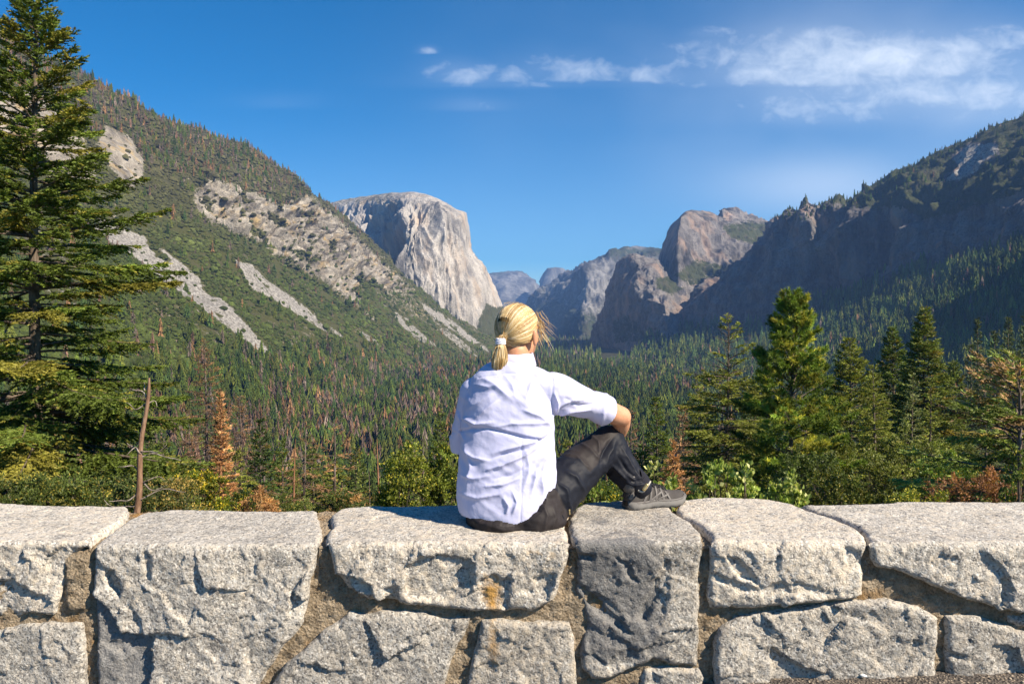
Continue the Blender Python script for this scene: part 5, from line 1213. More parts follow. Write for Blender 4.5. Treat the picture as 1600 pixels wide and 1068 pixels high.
    pcs.append(ell(P(.945, 0, .032), (.026, .030, .017), np.stack([f, s, z], 1)))
    v_ = np.concatenate([p_[0] for p_ in pcs]); q_ = []; of = 0
    for p_ in pcs: q_ += [[i_ + of for i_ in fc] for fc in p_[1]]; of += len(p_[0])
    simple('overlay', (v_, q_), m_ov, root)
    pcs = []
    for k_, a_ in enumerate(np.linspace(.36, .64, 6)):
        k = int(np.interp(a_, ST, np.arange(60))); zt = TP[k] + .002; w_ = .018
        pcs.append(etube([P(a_ - .02, -w_, zt - .008), P(a_, 0, zt + .002), P(a_ + .02, w_, zt - .008)], z, [.0022] * 3, [.0022] * 3, 12, 8)); pcs.append(etube([P(a_ + .02, -w_, zt - .009), P(a_, 0, zt + .003), P(a_ - .02, w_, zt - .008)], z, [.0022] * 3, [.0022] * 3, 12, 8))
    pcs += [etube([P(.33, 0, .100), P(.34, .018, .110), P(.38, .022, .104), P(.34, .004, .100)], z, [.002] * 4, [.002] * 4, 14, 8), etube([P(.33, 0, .100), P(.33, -.020, .112), P(.38, -.024, .102), P(.34, -.004, .100)], z, [.002] * 4, [.002] * 4, 14, 8)]
    v_ = np.concatenate([p_[0] for p_ in pcs]); q_ = []; of = 0
    for p_ in pcs: q_ += [[i_ + of for i_ in fc] for fc in p_[1]]; of += len(p_[0])
    simple('lace', (v_, q_), m_lace, root)
    return P
P_ = shoe((.432, 3.06), (.672, 3.165), .4300)
simple('sock', etube([P_(.17, 0, .07), P_(.19, 0, .115), anR + np.array([0, 0, .03])], RX, [.036, .038, .040], [.036, .038, .040], 16, 24), m_sock, person)
P_ = shoe((anL[0], anL[1] - .05), (anL[0] - .01, anL[1] + .205), anL[2] - .13)
simple('sock', etube([P_(.18, 0, .07), anL + np.array([0, 0, .02])], RX, [.036, .040], [.036, .040], 12, 24), m_sock, person)

# --- hair
hr = np.random.default_rng(12)
HE = np.array([.0805, .1005, .0940]) * .945; HCo = np.array([0, -.008, .020])
tie_l = np.array([-.004, -.108, -.032])                       # where the hair is gathered, head space
def scalp(dv, k=1.0): return HCo + dv * HE * k
m_hair = bpy.data.materials.new('blonde_hair'); m_hair.use_nodes = True; t = m_hair.node_tree; b = t.nodes['Principled BSDF']
L(t, attr(t, 'col', 'Color'), b.inputs['Base Color']); b.inputs['Roughness'].default_value = .45; b.inputs['Specular IOR Level'].default_value = .6
try: b.inputs['Anisotropic'].default_value = .5
except Exception: pass
paths, radii, cols = [], [], []
def haircol():
    k = hr.random(); c = np.array([.56, .40, .18]) if k < .38 else np.array([.38, .24, .09]) if k < .68 else np.array([.76, .63, .42]) if k < .84 else np.array([.20, .10, .035])
    return c * math.exp(hr.normal(0, .12))
tdir = (tie_l - HCo) / HE; tdir /= np.linalg.norm(tdir)
for k in range(4200):
    # roots: along the hairline from temple over the brow to the other temple, down behind the ears, the nape
    u_ = hr.random()
    if u_ < .60: a = hr.uniform(-1.75, 1.75); el_ = .74 * math.cos(a * .78) + .06 + hr.normal(0, .07); r0 = np.array([math.sin(a) * math.cos(el_), math.cos(a) * math.cos(el_), math.sin(el_)]) 
    elif u_ < .82: a = hr.choice([-1, 1]) * hr.uniform(1.35, 2.3); el_ = hr.uniform(-.45, .5); r0 = np.array([math.sin(a) * math.cos(el_), math.cos(a) * math.cos(el_), math.sin(el_)])
    else: a = math.pi + hr.uniform(-1.0, 1.0); el_ = hr.uniform(-.95, -.60); r0 = np.array([math.sin(a) * math.cos(el_), math.cos(a) * math.cos(el_), math.sin(el_)])
    om = math.acos(np.clip(r0 @ tdir, -1, 1)); s_ = np.linspace(0, 1, 13); lift = hr.uniform(.0, .04)
    wv = hr.normal(0, .035)
    pts = []
    perp = np.cross(r0, tdir); perp /= np.linalg.norm(perp) + 1e-9
    for s in s_:
        dv = (math.sin((1 - s) * om) * r0 + math.sin(s * om) * tdir) / (math.sin(om) + 1e-6) + perp * wv * math.sin(math.pi * s); dv /= np.linalg.norm(dv)
        pts.append(H(scalp(dv, 1.01 + lift * math.sin(math.pi * min(1, s * 1.05)) ** .7)))
    tj = hr.normal(0, .006, 3); pts[-1] = H(tie_l + tj); pts[-2] = (pts[-2] + pts[-1]) / 2 * .4 + pts[-2] * .6
    paths.append(pts); w_ = hr.uniform(.0006, .0012); radii.append(w_ * np.concatenate([[.15, .7], np.ones(10), [.6]])); cols.append(haircol())
tie = H(tie_l - np.array([0, .004, .002]))
for k in range(1300):      # ponytail
    a = hr.uniform(0, 6.283); rr_ = math.sqrt(hr.random()); ln = hr.uniform(.092, .122); end = hr.normal(0, 1, 2)
    w0 = rr_ * .010; w1 = rr_ * .029; s_ = np.linspace(0, 1, 10); pts = []
    for s in s_:
        w_ = w0 + (w1 - w0) * math.sin(min(s * 1.25, 1) * math.pi * .5) - rr_ * .012 * max(0, s - .65) / .35
        x = math.cos(a) * w_; y = math.sin(a) * w_ * .8
        pts.append(tie + np.array([x - .010 * s + .004 * math.sin(3 * s) + end[0] * .003 * s * s, y - .020 * math.sin(s * 2.0) + .012 * s, -ln * s + .004 * math.sin(s * 3)]))
    paths.append(pts); radii.append(hr.uniform(.0006, .0012) * np.concatenate([np.ones(7), [.8, .6, .3]])); cols.append(haircol() * 1.05)
for k in range(34):       # wisps blown about the right cheek
    st_ = H(scalp(np.array([.80, .35 + hr.normal(0, .12), .45 + hr.normal(0, .18)]) / np.linalg.norm([.8, .35, .45]), 1.05)); ln = hr.uniform(.05, .115); pts = []
    dx = hr.normal(.020, .016); dy = hr.uniform(-.02, .03); ph = hr.uniform(0, 6)
    for s in np.linspace(0, 1, 10): pts.append(st_ + np.array([.014 * math.sin(s * 1.6) + dx * s ** 2.0 + (.003 + .006 * s) * math.sin(4.5 * s + ph), dy * s, -.012 * s - ln * .9 * s ** 1.2]))
    paths.append(pts); radii.append(hr.uniform(.0006, .0010) * np.concatenate([np.ones(7), [.7, .5, .3]])); cols.append(haircol() * 1.1)
for k in range(14):       # fly-aways on the crown and the ponytail
    dv = np.array([hr.normal(0, .5), hr.normal(-.1, .5), 1.0]); dv /= np.linalg.norm(dv); st_ = scalp(dv, 1.03); pts = []
    for s in np.linspace(0, 1, 8): pts.append(H(st_ + np.array([.01 * s * hr.normal(0, .3), -.05 * s, .008 * math.sin(math.pi * s) * hr.uniform(.3, 1.2)])))
    paths.append(pts); radii.append(np.full(8, .00045)); cols.append(haircol() * 1.1)
Vs, Fs, Cs, off = [], [], [], 0
for p_, r_, c_ in zip(paths, radii, cols):
    v_, f_ = tubes([p_], [r_], 4); Vs.append(v_); Fs.append(f_ + off); off += len(v_); Cs.append(np.repeat(c_[None], len(v_), 0))
# underlying mass of hair
sv, sq = ell((0, 0, 0), (1, 1, 1), None, 4); keep = []
dirs = sv.copy(); P3 = np.array([H(scalp(d_, 1.0)) for d_ in dirs])
face_ok = lambda d_: not (d_[1] > .30 and d_[2] < .55) and not (d_[2] < -.72) and not (abs(d_[0]) > .75 and d_[2] < -.05 and d_[1] > -.25)
ok = np.array([face_ok(d_) for d_ in dirs]); tri = np.array([q_ for q_ in sq if ok[q_].all()])
Vs.append(P3); Fs_t = tri + off; Cs.append(jitcol((.42, .25, .085), len(P3), .15, .03, 3))
hair = mesh('hair', np.concatenate(Vs), [np.concatenate(Fs), Fs_t], m_hair, person, attrs={'col': np.concatenate(Cs)})
m_tie, t, b, o = mat('white_hair_tie'); b.inputs['Base Color'].default_value = (.76, .74, .84, 1)
v1 = []; 
for z0 in (.006, -.001, -.008):
    th = np.linspace(0, 2 * math.pi, 25); r1 = .0135 + (.0015 if z0 < 0 else 0); v1.append(etube([tie + np.array([r1 * math.cos(a), r1 * math.sin(a) * .95, z0 + .001 * math.sin(7 * a)]) for a in th], (0, 0, 1), [.0048] * 25, [.0045] * 25, 50, 10))
v_ = np.concatenate([p_[0] for p_ in v1]); q_ = []; of = 0
for p_ in v1: q_ += [[i_ + of for i_ in fc] for fc in p_[1]]; of += len(p_[0])
simple('hair_tie', (v_, q_), m_tie, person)
# ---------------------------------------------------------------- trees and shrubs just beyond the wall
def blades(P, D, ln, wd, r, curl=.0):
    """triangles: base at P, pointing along D, random roll"""
    n = len(P); R = r.normal(0, 1, (n, 3)); S = np.cross(D, R); S /= np.linalg.norm(S, axis=1, keepdims=True) + 1e-9
    ln = np.broadcast_to(ln, n)[:, None]; wd = np.broadcast_to(wd, n)[:, None]
    a = P - S * wd; b = P + S * wd; c = P + D * ln
    return np.stack([a, b, c], 1).reshape(-1, 3)
def leaves(P, D, ln, wd, r):
    """four-cornered leaves folded a little on the midrib (two triangles)"""
    n = len(P); R = r.normal(0, 1, (n, 3)); S = np.cross(D, R); S /= np.linalg.norm(S, axis=1, keepdims=True) + 1e-9; U = np.cross(S, D)
    ln = np.broadcast_to(ln, n)[:, None]; wd = np.broadcast_to(wd, n)[:, None]
    return np.stack([P, P + D * ln * .5 + S * wd + U * wd * .3, P + D * ln, P + D * ln * .5 - S * wd + U * wd * .3], 1).reshape(-1, 3)
def unit(v): return v / (np.linalg.norm(v, axis=-1, keepdims=True) + 1e-9)
def prof(kind):
    return {'fir': lambda f: (1 - f) ** .75 * (.55 + .45 * min(1, f * 7)), 'column': lambda f: min(1, (1 - f) * 2.2) ** .8 * (.8 + .2 * f), 'pine': lambda f: (1 - f) ** .62 * (.6 + .4 * min(1, f * 4)), 'cone': lambda f: (1 - f) ** .95}[kind]
def conifer(H_, R_, seed, shape='fir', whorl=.45, per=5, twig=.24, needle=.09, nw=.016, dens=1.0, up=.12, droop=.25, crown0=.05, gap=.0, tr=.0, lean=(0, 0), bright=1.0,
            base=(.045, .062, .018), yellow=.12, ycol=(.19, .15, .03), bare_top=0.0, irregular=.25, tufts=False, dead=False, sparse=1.0, Lfun=None, sector=None):
    r = np.random.default_rng(seed); f_ = prof(shape); tr = tr or H_ * .012
    z = np.linspace(0, H_, 24); wob = .012 * H_
    cxy = np.stack([wob * np.sin(z / H_ * 3 + seed) * z / H_ + lean[0] * z, wob * np.cos(z / H_ * 2.3 + seed) * z / H_ + lean[1] * z], -1) - np.array([wob * 0, 0])
    tp = np.concatenate([cxy, z[:, None]], 1); trad = tr * (1 - z / H_) ** .8 + .012
    tp_at = lambda h: np.array([np.interp(h, z, tp[:, 0]), np.interp(h, z, tp[:, 1]), h])
    paths, rads = [], []; BP, BD, BL, BC = [], [], [], []
    h = H_ * crown0
    while h < H_ * .985:
        f = (h / H_ - crown0) / (1 - crown0); k = max(2, int(round(per * r.uniform(.7, 1.3))))
        a0 = r.uniform(0, 6.28)
        for q in range(k):
            if r.random() < gap: continue
            az = a0 + q / k * 6.283 + r.normal(0, .25); Lb = R_ * f_(f) * r.uniform(1 - irregular * 1.4, 1 + irregular) + .12
            if Lfun: Lb *= Lfun(f, az)
            o_ = tp_at(h + r.uniform(-.5, .5) * whorl); dr = np.array([math.cos(az), math.sin(az), 0])
            el_ = math.radians(np.interp(f, [0, .5, 1], [-14, 4, 48])) + r.normal(0, .10) + up
            s = np.linspace(0, 1, 8)[:, None]
            pts = o_ + dr * (Lb * s * math.cos(el_)) + np.array([0, 0, 1.]) * (Lb * (s * math.sin(el_) - droop * s ** 2 * (1 - f) + droop * .75 * s ** 3 * (1 - f)))
            pts = pts + np.cross(dr, [0, 0, 1.]) * (Lb * .07 * np.sin(s * 3 + r.uniform(0, 6))) * s
            paths.append(pts); rads.append(np.linspace(min(.3 * trad[0], .010 + Lb * .012), .003 + Lb * .0012, 8))
            isb = h > H_ * (1 - bare_top)
            if isb and r.random() < .8: continue
            nt = max(4, int(Lb / twig * 4.2 * sparse)); ss = r.uniform(.12 if Lb < 1 else .22, 1, nt) ** .8; ss[0] = 1
            base_p = np.stack([np.interp(ss, s[:, 0], pts[:, c]) for c in range(3)], 1)
            tang = unit(pts[-1] - pts[3]); side = np.cross(tang, [0, 0, 1.]); sg = r.choice([-1, 1], nt)[:, None]
            tl = (Lb * .34 * (1 - ss) ** .8 + twig * .9) * r.uniform(.7, 1.2, nt)
            td = unit(tang * .8 + side * sg * r.uniform(.5, 1.1, (nt, 1)) + r.normal(0, .16, (nt, 3)) + np.array([0, 0, -.10]))
            td[0] = tang
            brt = math.exp(r.normal(0, .22)); isy = r.random() < yellow
            if tufts:
                # bottle-brush tufts at the twig ends
                for e_ in range(nt):
                    m_ = int(34 * dens); u_ = r.random(m_); c0 = base_p[e_] + td[e_] * (tl[e_] * (.35 + .65 * u_))[:, None]
                    dd = unit(td[e_] * r.uniform(.3, 1.0, (m_, 1)) + r.normal(0, .62, (m_, 3)) + np.array([0, 0, .25])); BP.append(c0); BD.append(dd); BL.append(np.full(m_, needle) * r.uniform(.7, 1.2, m_))
                    cc = np.array(ycol if (isy or r.random() < yellow * .6) else base) * brt * math.exp(r.normal(0, .22)); BC.append(np.repeat((cc * np.exp(r.normal(0, .12, (m_, 1)))), 3, 0))
            else:
                m_ = np.maximum(4, (tl / (needle * .20) * dens).astype(int)); idx = np.repeat(np.arange(nt), m_); u_ = r.random(len(idx))
                c0 = base_p[idx] + td[idx] * (tl[idx] * u_)[:, None] + r.normal(0, .010, (len(idx), 3)); c0[:, 2] -= .14 * tl[idx] * u_ ** 2
                lat = np.cross(td[idx], [0, 0, 1.]) * r.choice([-1, 1], len(idx))[:, None]
                dd = unit(td[idx] * .75 + lat * r.uniform(.2, 1.0, (len(idx), 1)) + r.normal(0, .22, (len(idx), 3)))
                BP.append(c0); BD.append(dd); BL.append(needle * r.uniform(.7, 1.3, len(idx)))
                tc_ = np.where((r.random(nt) < yellow * .5)[:, None] | isy, np.array(ycol)[None], np.array(base)[None]) * brt * np.exp(r.normal(0, .2, (nt, 1)))
                BC.append(np.repeat(tc_[idx] * np.exp(r.normal(0, .14, (len(idx), 1))), 3, 0))
        h += whorl * r.uniform(.75, 1.25)
    tv = tubes([tp], [trad], 9); lv = tubes(paths, rads, 4) + (paths, rads) if paths else None
    BPa = np.concatenate(BP) if BP else np.zeros((0, 3))
    fv = blades(BPa, np.concatenate(BD), np.concatenate(BL), nw * (1.3 if not tufts else 1), r) if len(BPa) else None
    return tv, lv, fv, (np.concatenate(BC) * bright if BC else None)
def place_conifer(name, x, top_row, base_z, Y, label, group=None, bark=None, R=None, cat='tree', rz=0, **kw):
    topz = EYE - (top_row - HZ) / F * Y; H_ = topz - base_z
    tv, lv, fv, fc = conifer(H_, R, **kw)
    root = empty(name, ((x - 800) / F * Y, Y, base_z), label, cat, group, rz)
    bark = bark or M_BARK
    mesh('trunk', tv[0], tv[1], bark, root)
    if lv:
        if len(lv[2]) <= 60:
            for p_, r_ in zip(*lv[2:]): bv_ = tubes([p_], [r_], 4); mesh('branch', bv_[0], bv_[1], bark, root)
        else: mesh('branches', lv[0], lv[1], bark, root)
    if fv is not None and len(fv): mesh('crown', fv, np.arange(len(fv)).reshape(-1, 3), M_NEEDLE, root, smooth=False, attrs={'col': fc})
    return root
M_OLDWOOD = bark_mat('dark_dead_wood', (0.045, 0.03, 0.024), (0.11, 0.082, 0.066), (0.25, 0.21, 0.18), 5)
G_FIR = (.120, .155, .026); G_OLV = (.210, .225, .042); G_DRK = (.105, .135, .030); Y_ = (.17, .16, .03)
gb = lambda Y: float(zbank(0, Y))
BIG = lambda f, az: (.78 + .22 * min(1, f / .16) + (.30 if math.cos(az) > .3 else 0) * math.exp(-((f - .20) / .10) ** 2)) * (1 + .15 * math.sin(az * 3 + f * 14))
place_conifer('fir_tree', 62, -75, gb(34) - .5, 34, 'huge dark green fir filling the left edge, its top cut by the frame', R=5.6, shape='fir', seed=3, whorl=.36, per=7, twig=.26, needle=.145, nw=.025, dens=.95,
              up=.06, droop=.34, crown0=.12, tr=.33, base=(.092, .122, .020), yellow=.16, ycol=(.20, .18, .03), irregular=.46, Lfun=BIG, gap=.16, bark=M_BARK, bright=1.25)
# right hand group
place_conifer('pine_tree', 1237, 464, gb(45), 45, 'bushy yellow green pine with tufted needles, tallest right of the person', R=3.9, shape='pine', seed=11, whorl=.50, per=6, twig=.46, needle=.25, nw=.022, dens=1.35, up=.30, droop=.16, crown0=.02, tr=.17,
              base=(.135, .185, .028), yellow=.26, ycol=(.34, .32, .045), irregular=.36, tufts=True, bark=M_BARK, bright=1.1)
place_conifer('fir_tree', 1135, 488, gb(70), 70, 'fir with a bare snapped leader above sparse olive boughs', R=4.0, shape='column', seed=12, whorl=.42, per=6, twig=.36, needle=.19, nw=.034, dens=.75, up=-.05, droop=.32, crown0=.02, tr=.2,
              base=G_OLV, yellow=.12, ycol=Y_, bare_top=.26, irregular=.4, gap=.1)
place_conifer('fir_tree', 1327, 528, gb(75), 75, 'slim olive green fir just right of the bushy pine', R=3.6, shape='column', seed=13, whorl=.38, per=6, twig=.36, needle=.19, nw=.034, dens=.8, up=-.02, droop=.28, crown0=.02, base=G_OLV, yellow=.08, ycol=Y_, irregular=.3)
place_conifer('fir_tree', 1366, 574, gb(68), 68, 'short olive fir with a bare lower trunk between two taller firs', R=2.3, shape='fir', seed=14, whorl=.42, per=5, twig=.36, needle=.19, nw=.032, dens=.8, up=-.05, droop=.3, crown0=.25, base=G_OLV, yellow=.08, ycol=Y_, irregular=.35, tr=.2)
place_conifer('fir_tree', 1398, 513, gb(92), 92, 'dark fir standing close against the left of the broad tall fir', R=5.2, shape='fir', seed=15, whorl=.45, per=7, twig=.42, needle=.24, nw=.042, dens=.8, up=-.02, droop=.26, crown0=.02, base=G_DRK, yellow=.03, irregular=.22, bright=1.2)
place_conifer('fir_tree', 1446, 478, gb(84), 84, 'broad tall pyramidal fir in the middle of the right hand group', R=6.2, shape='cone', seed=16, whorl=.42, per=8, twig=.42, needle=.24, nw=.042, dens=.85, up=-.02, droop=.24, crown0=.02, base=(.155, .175, .040), yellow=.08, irregular=.2, tr=.24, bright=1.15)
place_conifer('fir_tree', 1425, 586, gb(62), 62, 'young pale grey green fir in front of the broad tall fir', R=2.1, shape='cone', seed=17, whorl=.45, per=5, twig=.32, needle=.17, nw=.03, dens=.6, up=.1, droop=.2, crown0=.02, base=(.20, .22, .09), yellow=.06, irregular=.35)
place_conifer('fir_tree', 1452, 603, gb(58), 58, 'young olive fir with a thin dark trunk in front of the broad tall fir', R=2.2, shape='cone', seed=18, whorl=.45, per=5, twig=.32, needle=.17, nw=.03, dens=.7, up=.02, droop=.25, crown0=.02, base=G_OLV, yellow=.1, irregular=.3)
place_conifer('fir_tree', 1025, 618, gb(105), 105, 'dark green fir directly right of the raised knee', R=4.2, shape='cone', seed=19, whorl=.65, per=6, twig=.5, needle=.28, nw=.05, dens=.75, up=-.02, droop=.25, crown0=.02, base=G_FIR, yellow=.03, irregular=.25)
place_conifer('fir_tree', 1092, 590, gb(150), 150, 'narrow fir between the brown dead conifer and the fir with a bare leader', R=4.0, shape='column', seed=20, whorl=.9, per=5, twig=.6, needle=.36, nw=.07, dens=.7, up=-.02, droop=.28, crown0=.02, base=G_OLV, yellow=.1, irregular=.3)
place_conifer('fir_tree', 1180, 600, gb(95), 95, 'dark fir filling in behind the left side of the bushy pine', R=4.3, shape='fir', seed=21, whorl=.65, per=6, twig=.5, needle=.28, nw=.05, dens=.75, crown0=.02, base=G_DRK, yellow=.03, irregular=.25)
place_conifer('fir_tree', 1285, 585, gb(100), 100, 'dark fir filling in behind the right side of the bushy pine', R=4.0, shape='fir', seed=22, whorl=.65, per=6, twig=.5, needle=.28, nw=.05, dens=.75, crown0=.02, base=G_DRK, yellow=.03, irregular=.25)
place_conifer('fir_tree', 1490, 560, gb(110), 110, 'dark rounded fir at the right shoulder of the broad tall fir', R=5.0, shape='fir', seed=23, whorl=.7, per=6, twig=.5, needle=.3, nw=.055, dens=.75, crown0=.02, base=(.14, .165, .042), yellow=.04, irregular=.25)
for k, (x, tr_, Y) in enumerate([(1530, 497, 330), (1556, 516, 300), (1575, 494, 340), (1600, 478, 300), (1515, 540, 260), (1590, 548, 230), (1540, 560, 210)]):
    place_conifer('fir_tree', x, tr_, -80 + (330 - Y) * .16, Y, ['hazy conifer, leftmost of the row above the orange boughs', 'hazy mid height conifer second in the row above the orange boughs', 'hazy tall conifer near the right edge', 'hazy conifer cut by the right edge of the picture', 'low grey green conifer below the hazy row', 'dark conifer behind the crown of the orange tree', 'round olive conifer left of the orange tree top'][k],
                  group='hazy conifers at the right edge', R=6 + k % 3, shape='fir', seed=40 + k, whorl=2.0, per=6, twig=1.1, needle=.8, nw=.16, dens=.35, crown0=.02, base=(.10, .12, .042), yellow=.03, irregular=.25)
place_conifer('pine_tree', 1589, 562, gb(21), 21, 'half dead tree at the right edge, green on top with orange brown lower boughs', R=2.5, shape='column', seed=25, whorl=.26, per=5, twig=.26, needle=.12, nw=.017, dens=.95, up=.05, droop=.16, crown0=.30, tr=.11, bark=M_OLDWOOD,
              base=(.30, .19, .10), yellow=.5, ycol=(.17, .21, .05), irregular=.5, gap=.3, bright=1.15)
place_conifer('pine_tree', 1592, 556, gb(22), 22.4, 'yellow green young pine top behind the orange boughs at the right edge', R=1.9, shape='cone', seed=26, whorl=.32, per=5, twig=.22, needle=.13, nw=.016, dens=.9, up=.2, crown0=.62, base=(.20, .24, .05), yellow=.25, ycol=(.34, .27, .08), irregular=.35)
# dead and orange conifers
OR = (.44, .225, .095)
place_conifer('dead_pine', 343, 615, gb(66), 66, 'small bright orange dead pine left of the tall dark snags', R=1.75, shape='cone', seed=31, whorl=.36, per=5, twig=.28, needle=.19, nw=.030, dens=.85, up=.25, droop=.25, crown0=.05, base=OR, yellow=.3, ycol=(.54, .32, .15), irregular=.35, bark=M_REDBARK)
place_conifer('dead_pine', 1052, 690, gb(60), 60, 'bright orange dead pine beside the boot, lower of the two', R=1.6, shape='cone', seed=32, whorl=.36, per=5, twig=.28, needle=.17, nw=.028, dens=.75, up=.2, crown0=.05, base=OR, yellow=.3, ycol=(.54, .32, .15), irregular=.35, bark=M_REDBARK)
place_conifer('dead_conifer', 1068, 635, gb(92), 92, 'taller rusty brown dead conifer behind the bright orange one', R=2.5, shape='cone', seed=33, whorl=.55, per=5, twig=.45, needle=.25, nw=.042, dens=.6, up=-.05, crown0=.05, base=(.24, .14, .085), yellow=.2, ycol=(.36, .22, .12), irregular=.35)
def dead(x, top, Y, label, R=1.6, seed=1, foliage=.0, H0=None, lean=(0, 0), bark=None, fol=(.17, .10, .06), per=4, whorl=.6, group='dead conifers beyond the wall', droop=.35, tr=0, crown0=.25):
    place_conifer('dead_conifer', x, top, gb(Y), Y, label, group=group, R=R, shape='fir', seed=seed, whorl=whorl, per=per, twig=.34, needle=.17 if foliage else .0, nw=.022 * (Y / 60) ** .5, dens=max(foliage, .02), up=-.10, droop=droop, crown0=crown0, base=fol, yellow=.2, ycol=(.33, .18, .08), irregular=.45, sparse=.8, lean=lean, bark=bark or M_OLDWOOD, tr=tr)
dead(322, 530, 108, 'tallest dead conifer left of centre with dark dropping branches and brown needles', 4.2, 51, .35, whorl=.6, per=6)
dead(378, 618, 98, 'dark dead conifer with drooping bare branches right of the bright orange pine', 3.8, 52, .2, whorl=.5, per=6, droop=.55)
dead(414, 612, 108, 'pale topped dead conifer behind the small green fir', 2.0, 53, .0)
dead(460, 686, 55, 'thin straight dead trunk left of the branchy pair', 1.5, 54, .0, per=2, whorl=.8, bark=M_REDBARK)
dead(475, 655, 62, 'dark branchy dead conifer leaning beside the thin straight trunk', 1.8, 55, .05)
dead(521, 655, 52, 'straight dead trunk hung with pale orange needle tufts', 1.9, 56, .45, fol=(.40, .22, .10), per=3, whorl=.6)
dead(577, 730, 48, 'short bare dead stub right of the tufted trunk', .5, 57, .0, per=2, whorl=1.2)
dead(592, 684, 50, 'bare reddish dead pole standing nearly branchless beside the oak', .7, 58, .0, per=1, whorl=.9, bark=M_REDBARK)
dead(605, 738, 45, 'leaning dead stem with curved branches at the left of the oak', 1.5, 59, .0, lean=(.02, 0))
dead(662, 678, 95, 'silver grey dead conifer rising behind the yellow green oak', 2.3, 60, .0, per=6, whorl=.5, droop=.4)
dead(985, 640, 120, 'grey brown dead conifer behind the raised knee', 3.0, 61, .25, fol=(.14, .09, .07), per=6)
dead(1003, 664, 95, 'thin dark dead trunk between the knee and the dark green fir', 1.4, 62, .0)
dead(442, 735, 40, 'low dead sapling with brown needles at the foot of the branchy pair', 1.2, 63, .4, fol=(.30, .17, .09))
dead(298, 640, 130, 'faint grey dead conifer left of the tallest dead conifer', 2.5, 64, .1)
M_SNAG = bark_mat('debarked_wood', (0.10, 0.055, 0.035), (0.22, 0.125, 0.075), (0.36, 0.24, 0.16), 9)
# the debarked snag by the fir
r = np.random.default_rng(71)
a, b_ = Wv(211, 815, 15.5), Wv(232, 590, 15.5); s = np.linspace(-.35, 1, 22)[:, None]; ptsn = a + (b_ - a) * s + np.stack([.03 * np.sin(s[:, 0] * 9), s[:, 0] * 0, s[:, 0] * 0], -1)
root = empty('dead_snag', tuple(ptsn[0]), 'leaning red brown branchless snag in front of the big fir', 'tree')
tv = tubes([ptsn - ptsn[0]], [np.interp(s[:, 0], [-.35, 0, .9, 1], [.075, .066, .034, .018])], 12); mesh('trunk', tv[0] , tv[1], M_SNAG, root)
br = []; 
for k, (u_, ln, up_) in enumerate([(.86, -.32, .14), (.82, -.40, .02), (.80, .18, .0), (.52, -.30, .10), (.48, -.22, -.02), (.50, .55, .12), (.45, .75, -.10), (.28, .6, -.06), (.25, .5, .10), (.2, -.45, -.08), (.15, .9, .15), (.12, -.6, .1), (.34, -.4, .1), (.95, -.12, .03)]):
    o_ = a + (b_ - a) * u_; t_ = np.linspace(0, 1, 9)[:, None]
    br.append(o_ - ptsn[0] + np.array([ln, r.uniform(-.2, .2), 0]) * t_ + np.array([0, 0, 1.]) * (up_ * t_ - .10 * np.sin(t_ * 3.1) * np.sign(k % 2 - .5)) + np.array([0, .04, .02]) * np.sin(t_ * 8 + k))
bv = tubes(br, [np.linspace(.016, .005, 9)] * len(br), 6); mesh('branches', bv[0], bv[1], M_DEADWOOD, root)
place_conifer('fir_tree', 409, 656, gb(58), 58, 'small bright green fir between the dark dead conifers', R=1.9, shape='cone', seed=34, whorl=.4, per=6, twig=.32, needle=.17, nw=.030, dens=.9, crown0=.03, base=(.050, .082, .018), yellow=.05, irregular=.25)
for k, (x, top, Y, lb) in enumerate([(255, 690, 75, 'olive young fir right of the leaning snag'), (520, 720, 85, 'short green conifer behind the tufted dead trunk'), (555, 700, 120, 'narrow green conifer left of the oak'), (440, 690, 110, 'olive conifer behind the branchy dead pair'), (285, 735, 60, 'low olive fir beside the yellow oak scrub'),
                                     (490, 700, 130, 'grey green conifer between the dead trunks'), (690, 640, 150, 'tall thin conifer just left of the white sleeve'), (905, 735, 70, 'round olive conifer showing under the bent leg'), (935, 750, 60, 'small bright conifer in the gap below the knee'), (1000, 705, 75, 'olive conifer just behind the shin'),
                                     (368, 700, 80, 'olive conifer behind the orange dead pine'), (230, 650, 130, 'dark conifer behind the leaning snag'), (640, 690, 110, 'thin dark conifer rising behind the oak'), (885, 690, 130, 'dark conifer seen above the thigh')]):
    place_conifer('young_fir', x, top, gb(Y), Y, lb, group='young firs beyond the wall', R=1.6 + Y * .018, shape='fir', seed=110 + k, whorl=.45 + Y * .003, per=6, twig=.3 + Y * .002, needle=.14 + Y * .001, nw=.024 + Y * .00022, dens=.8, crown0=.02, base=[G_FIR, G_OLV, G_DRK][k % 3], yellow=.08, irregular=.3)

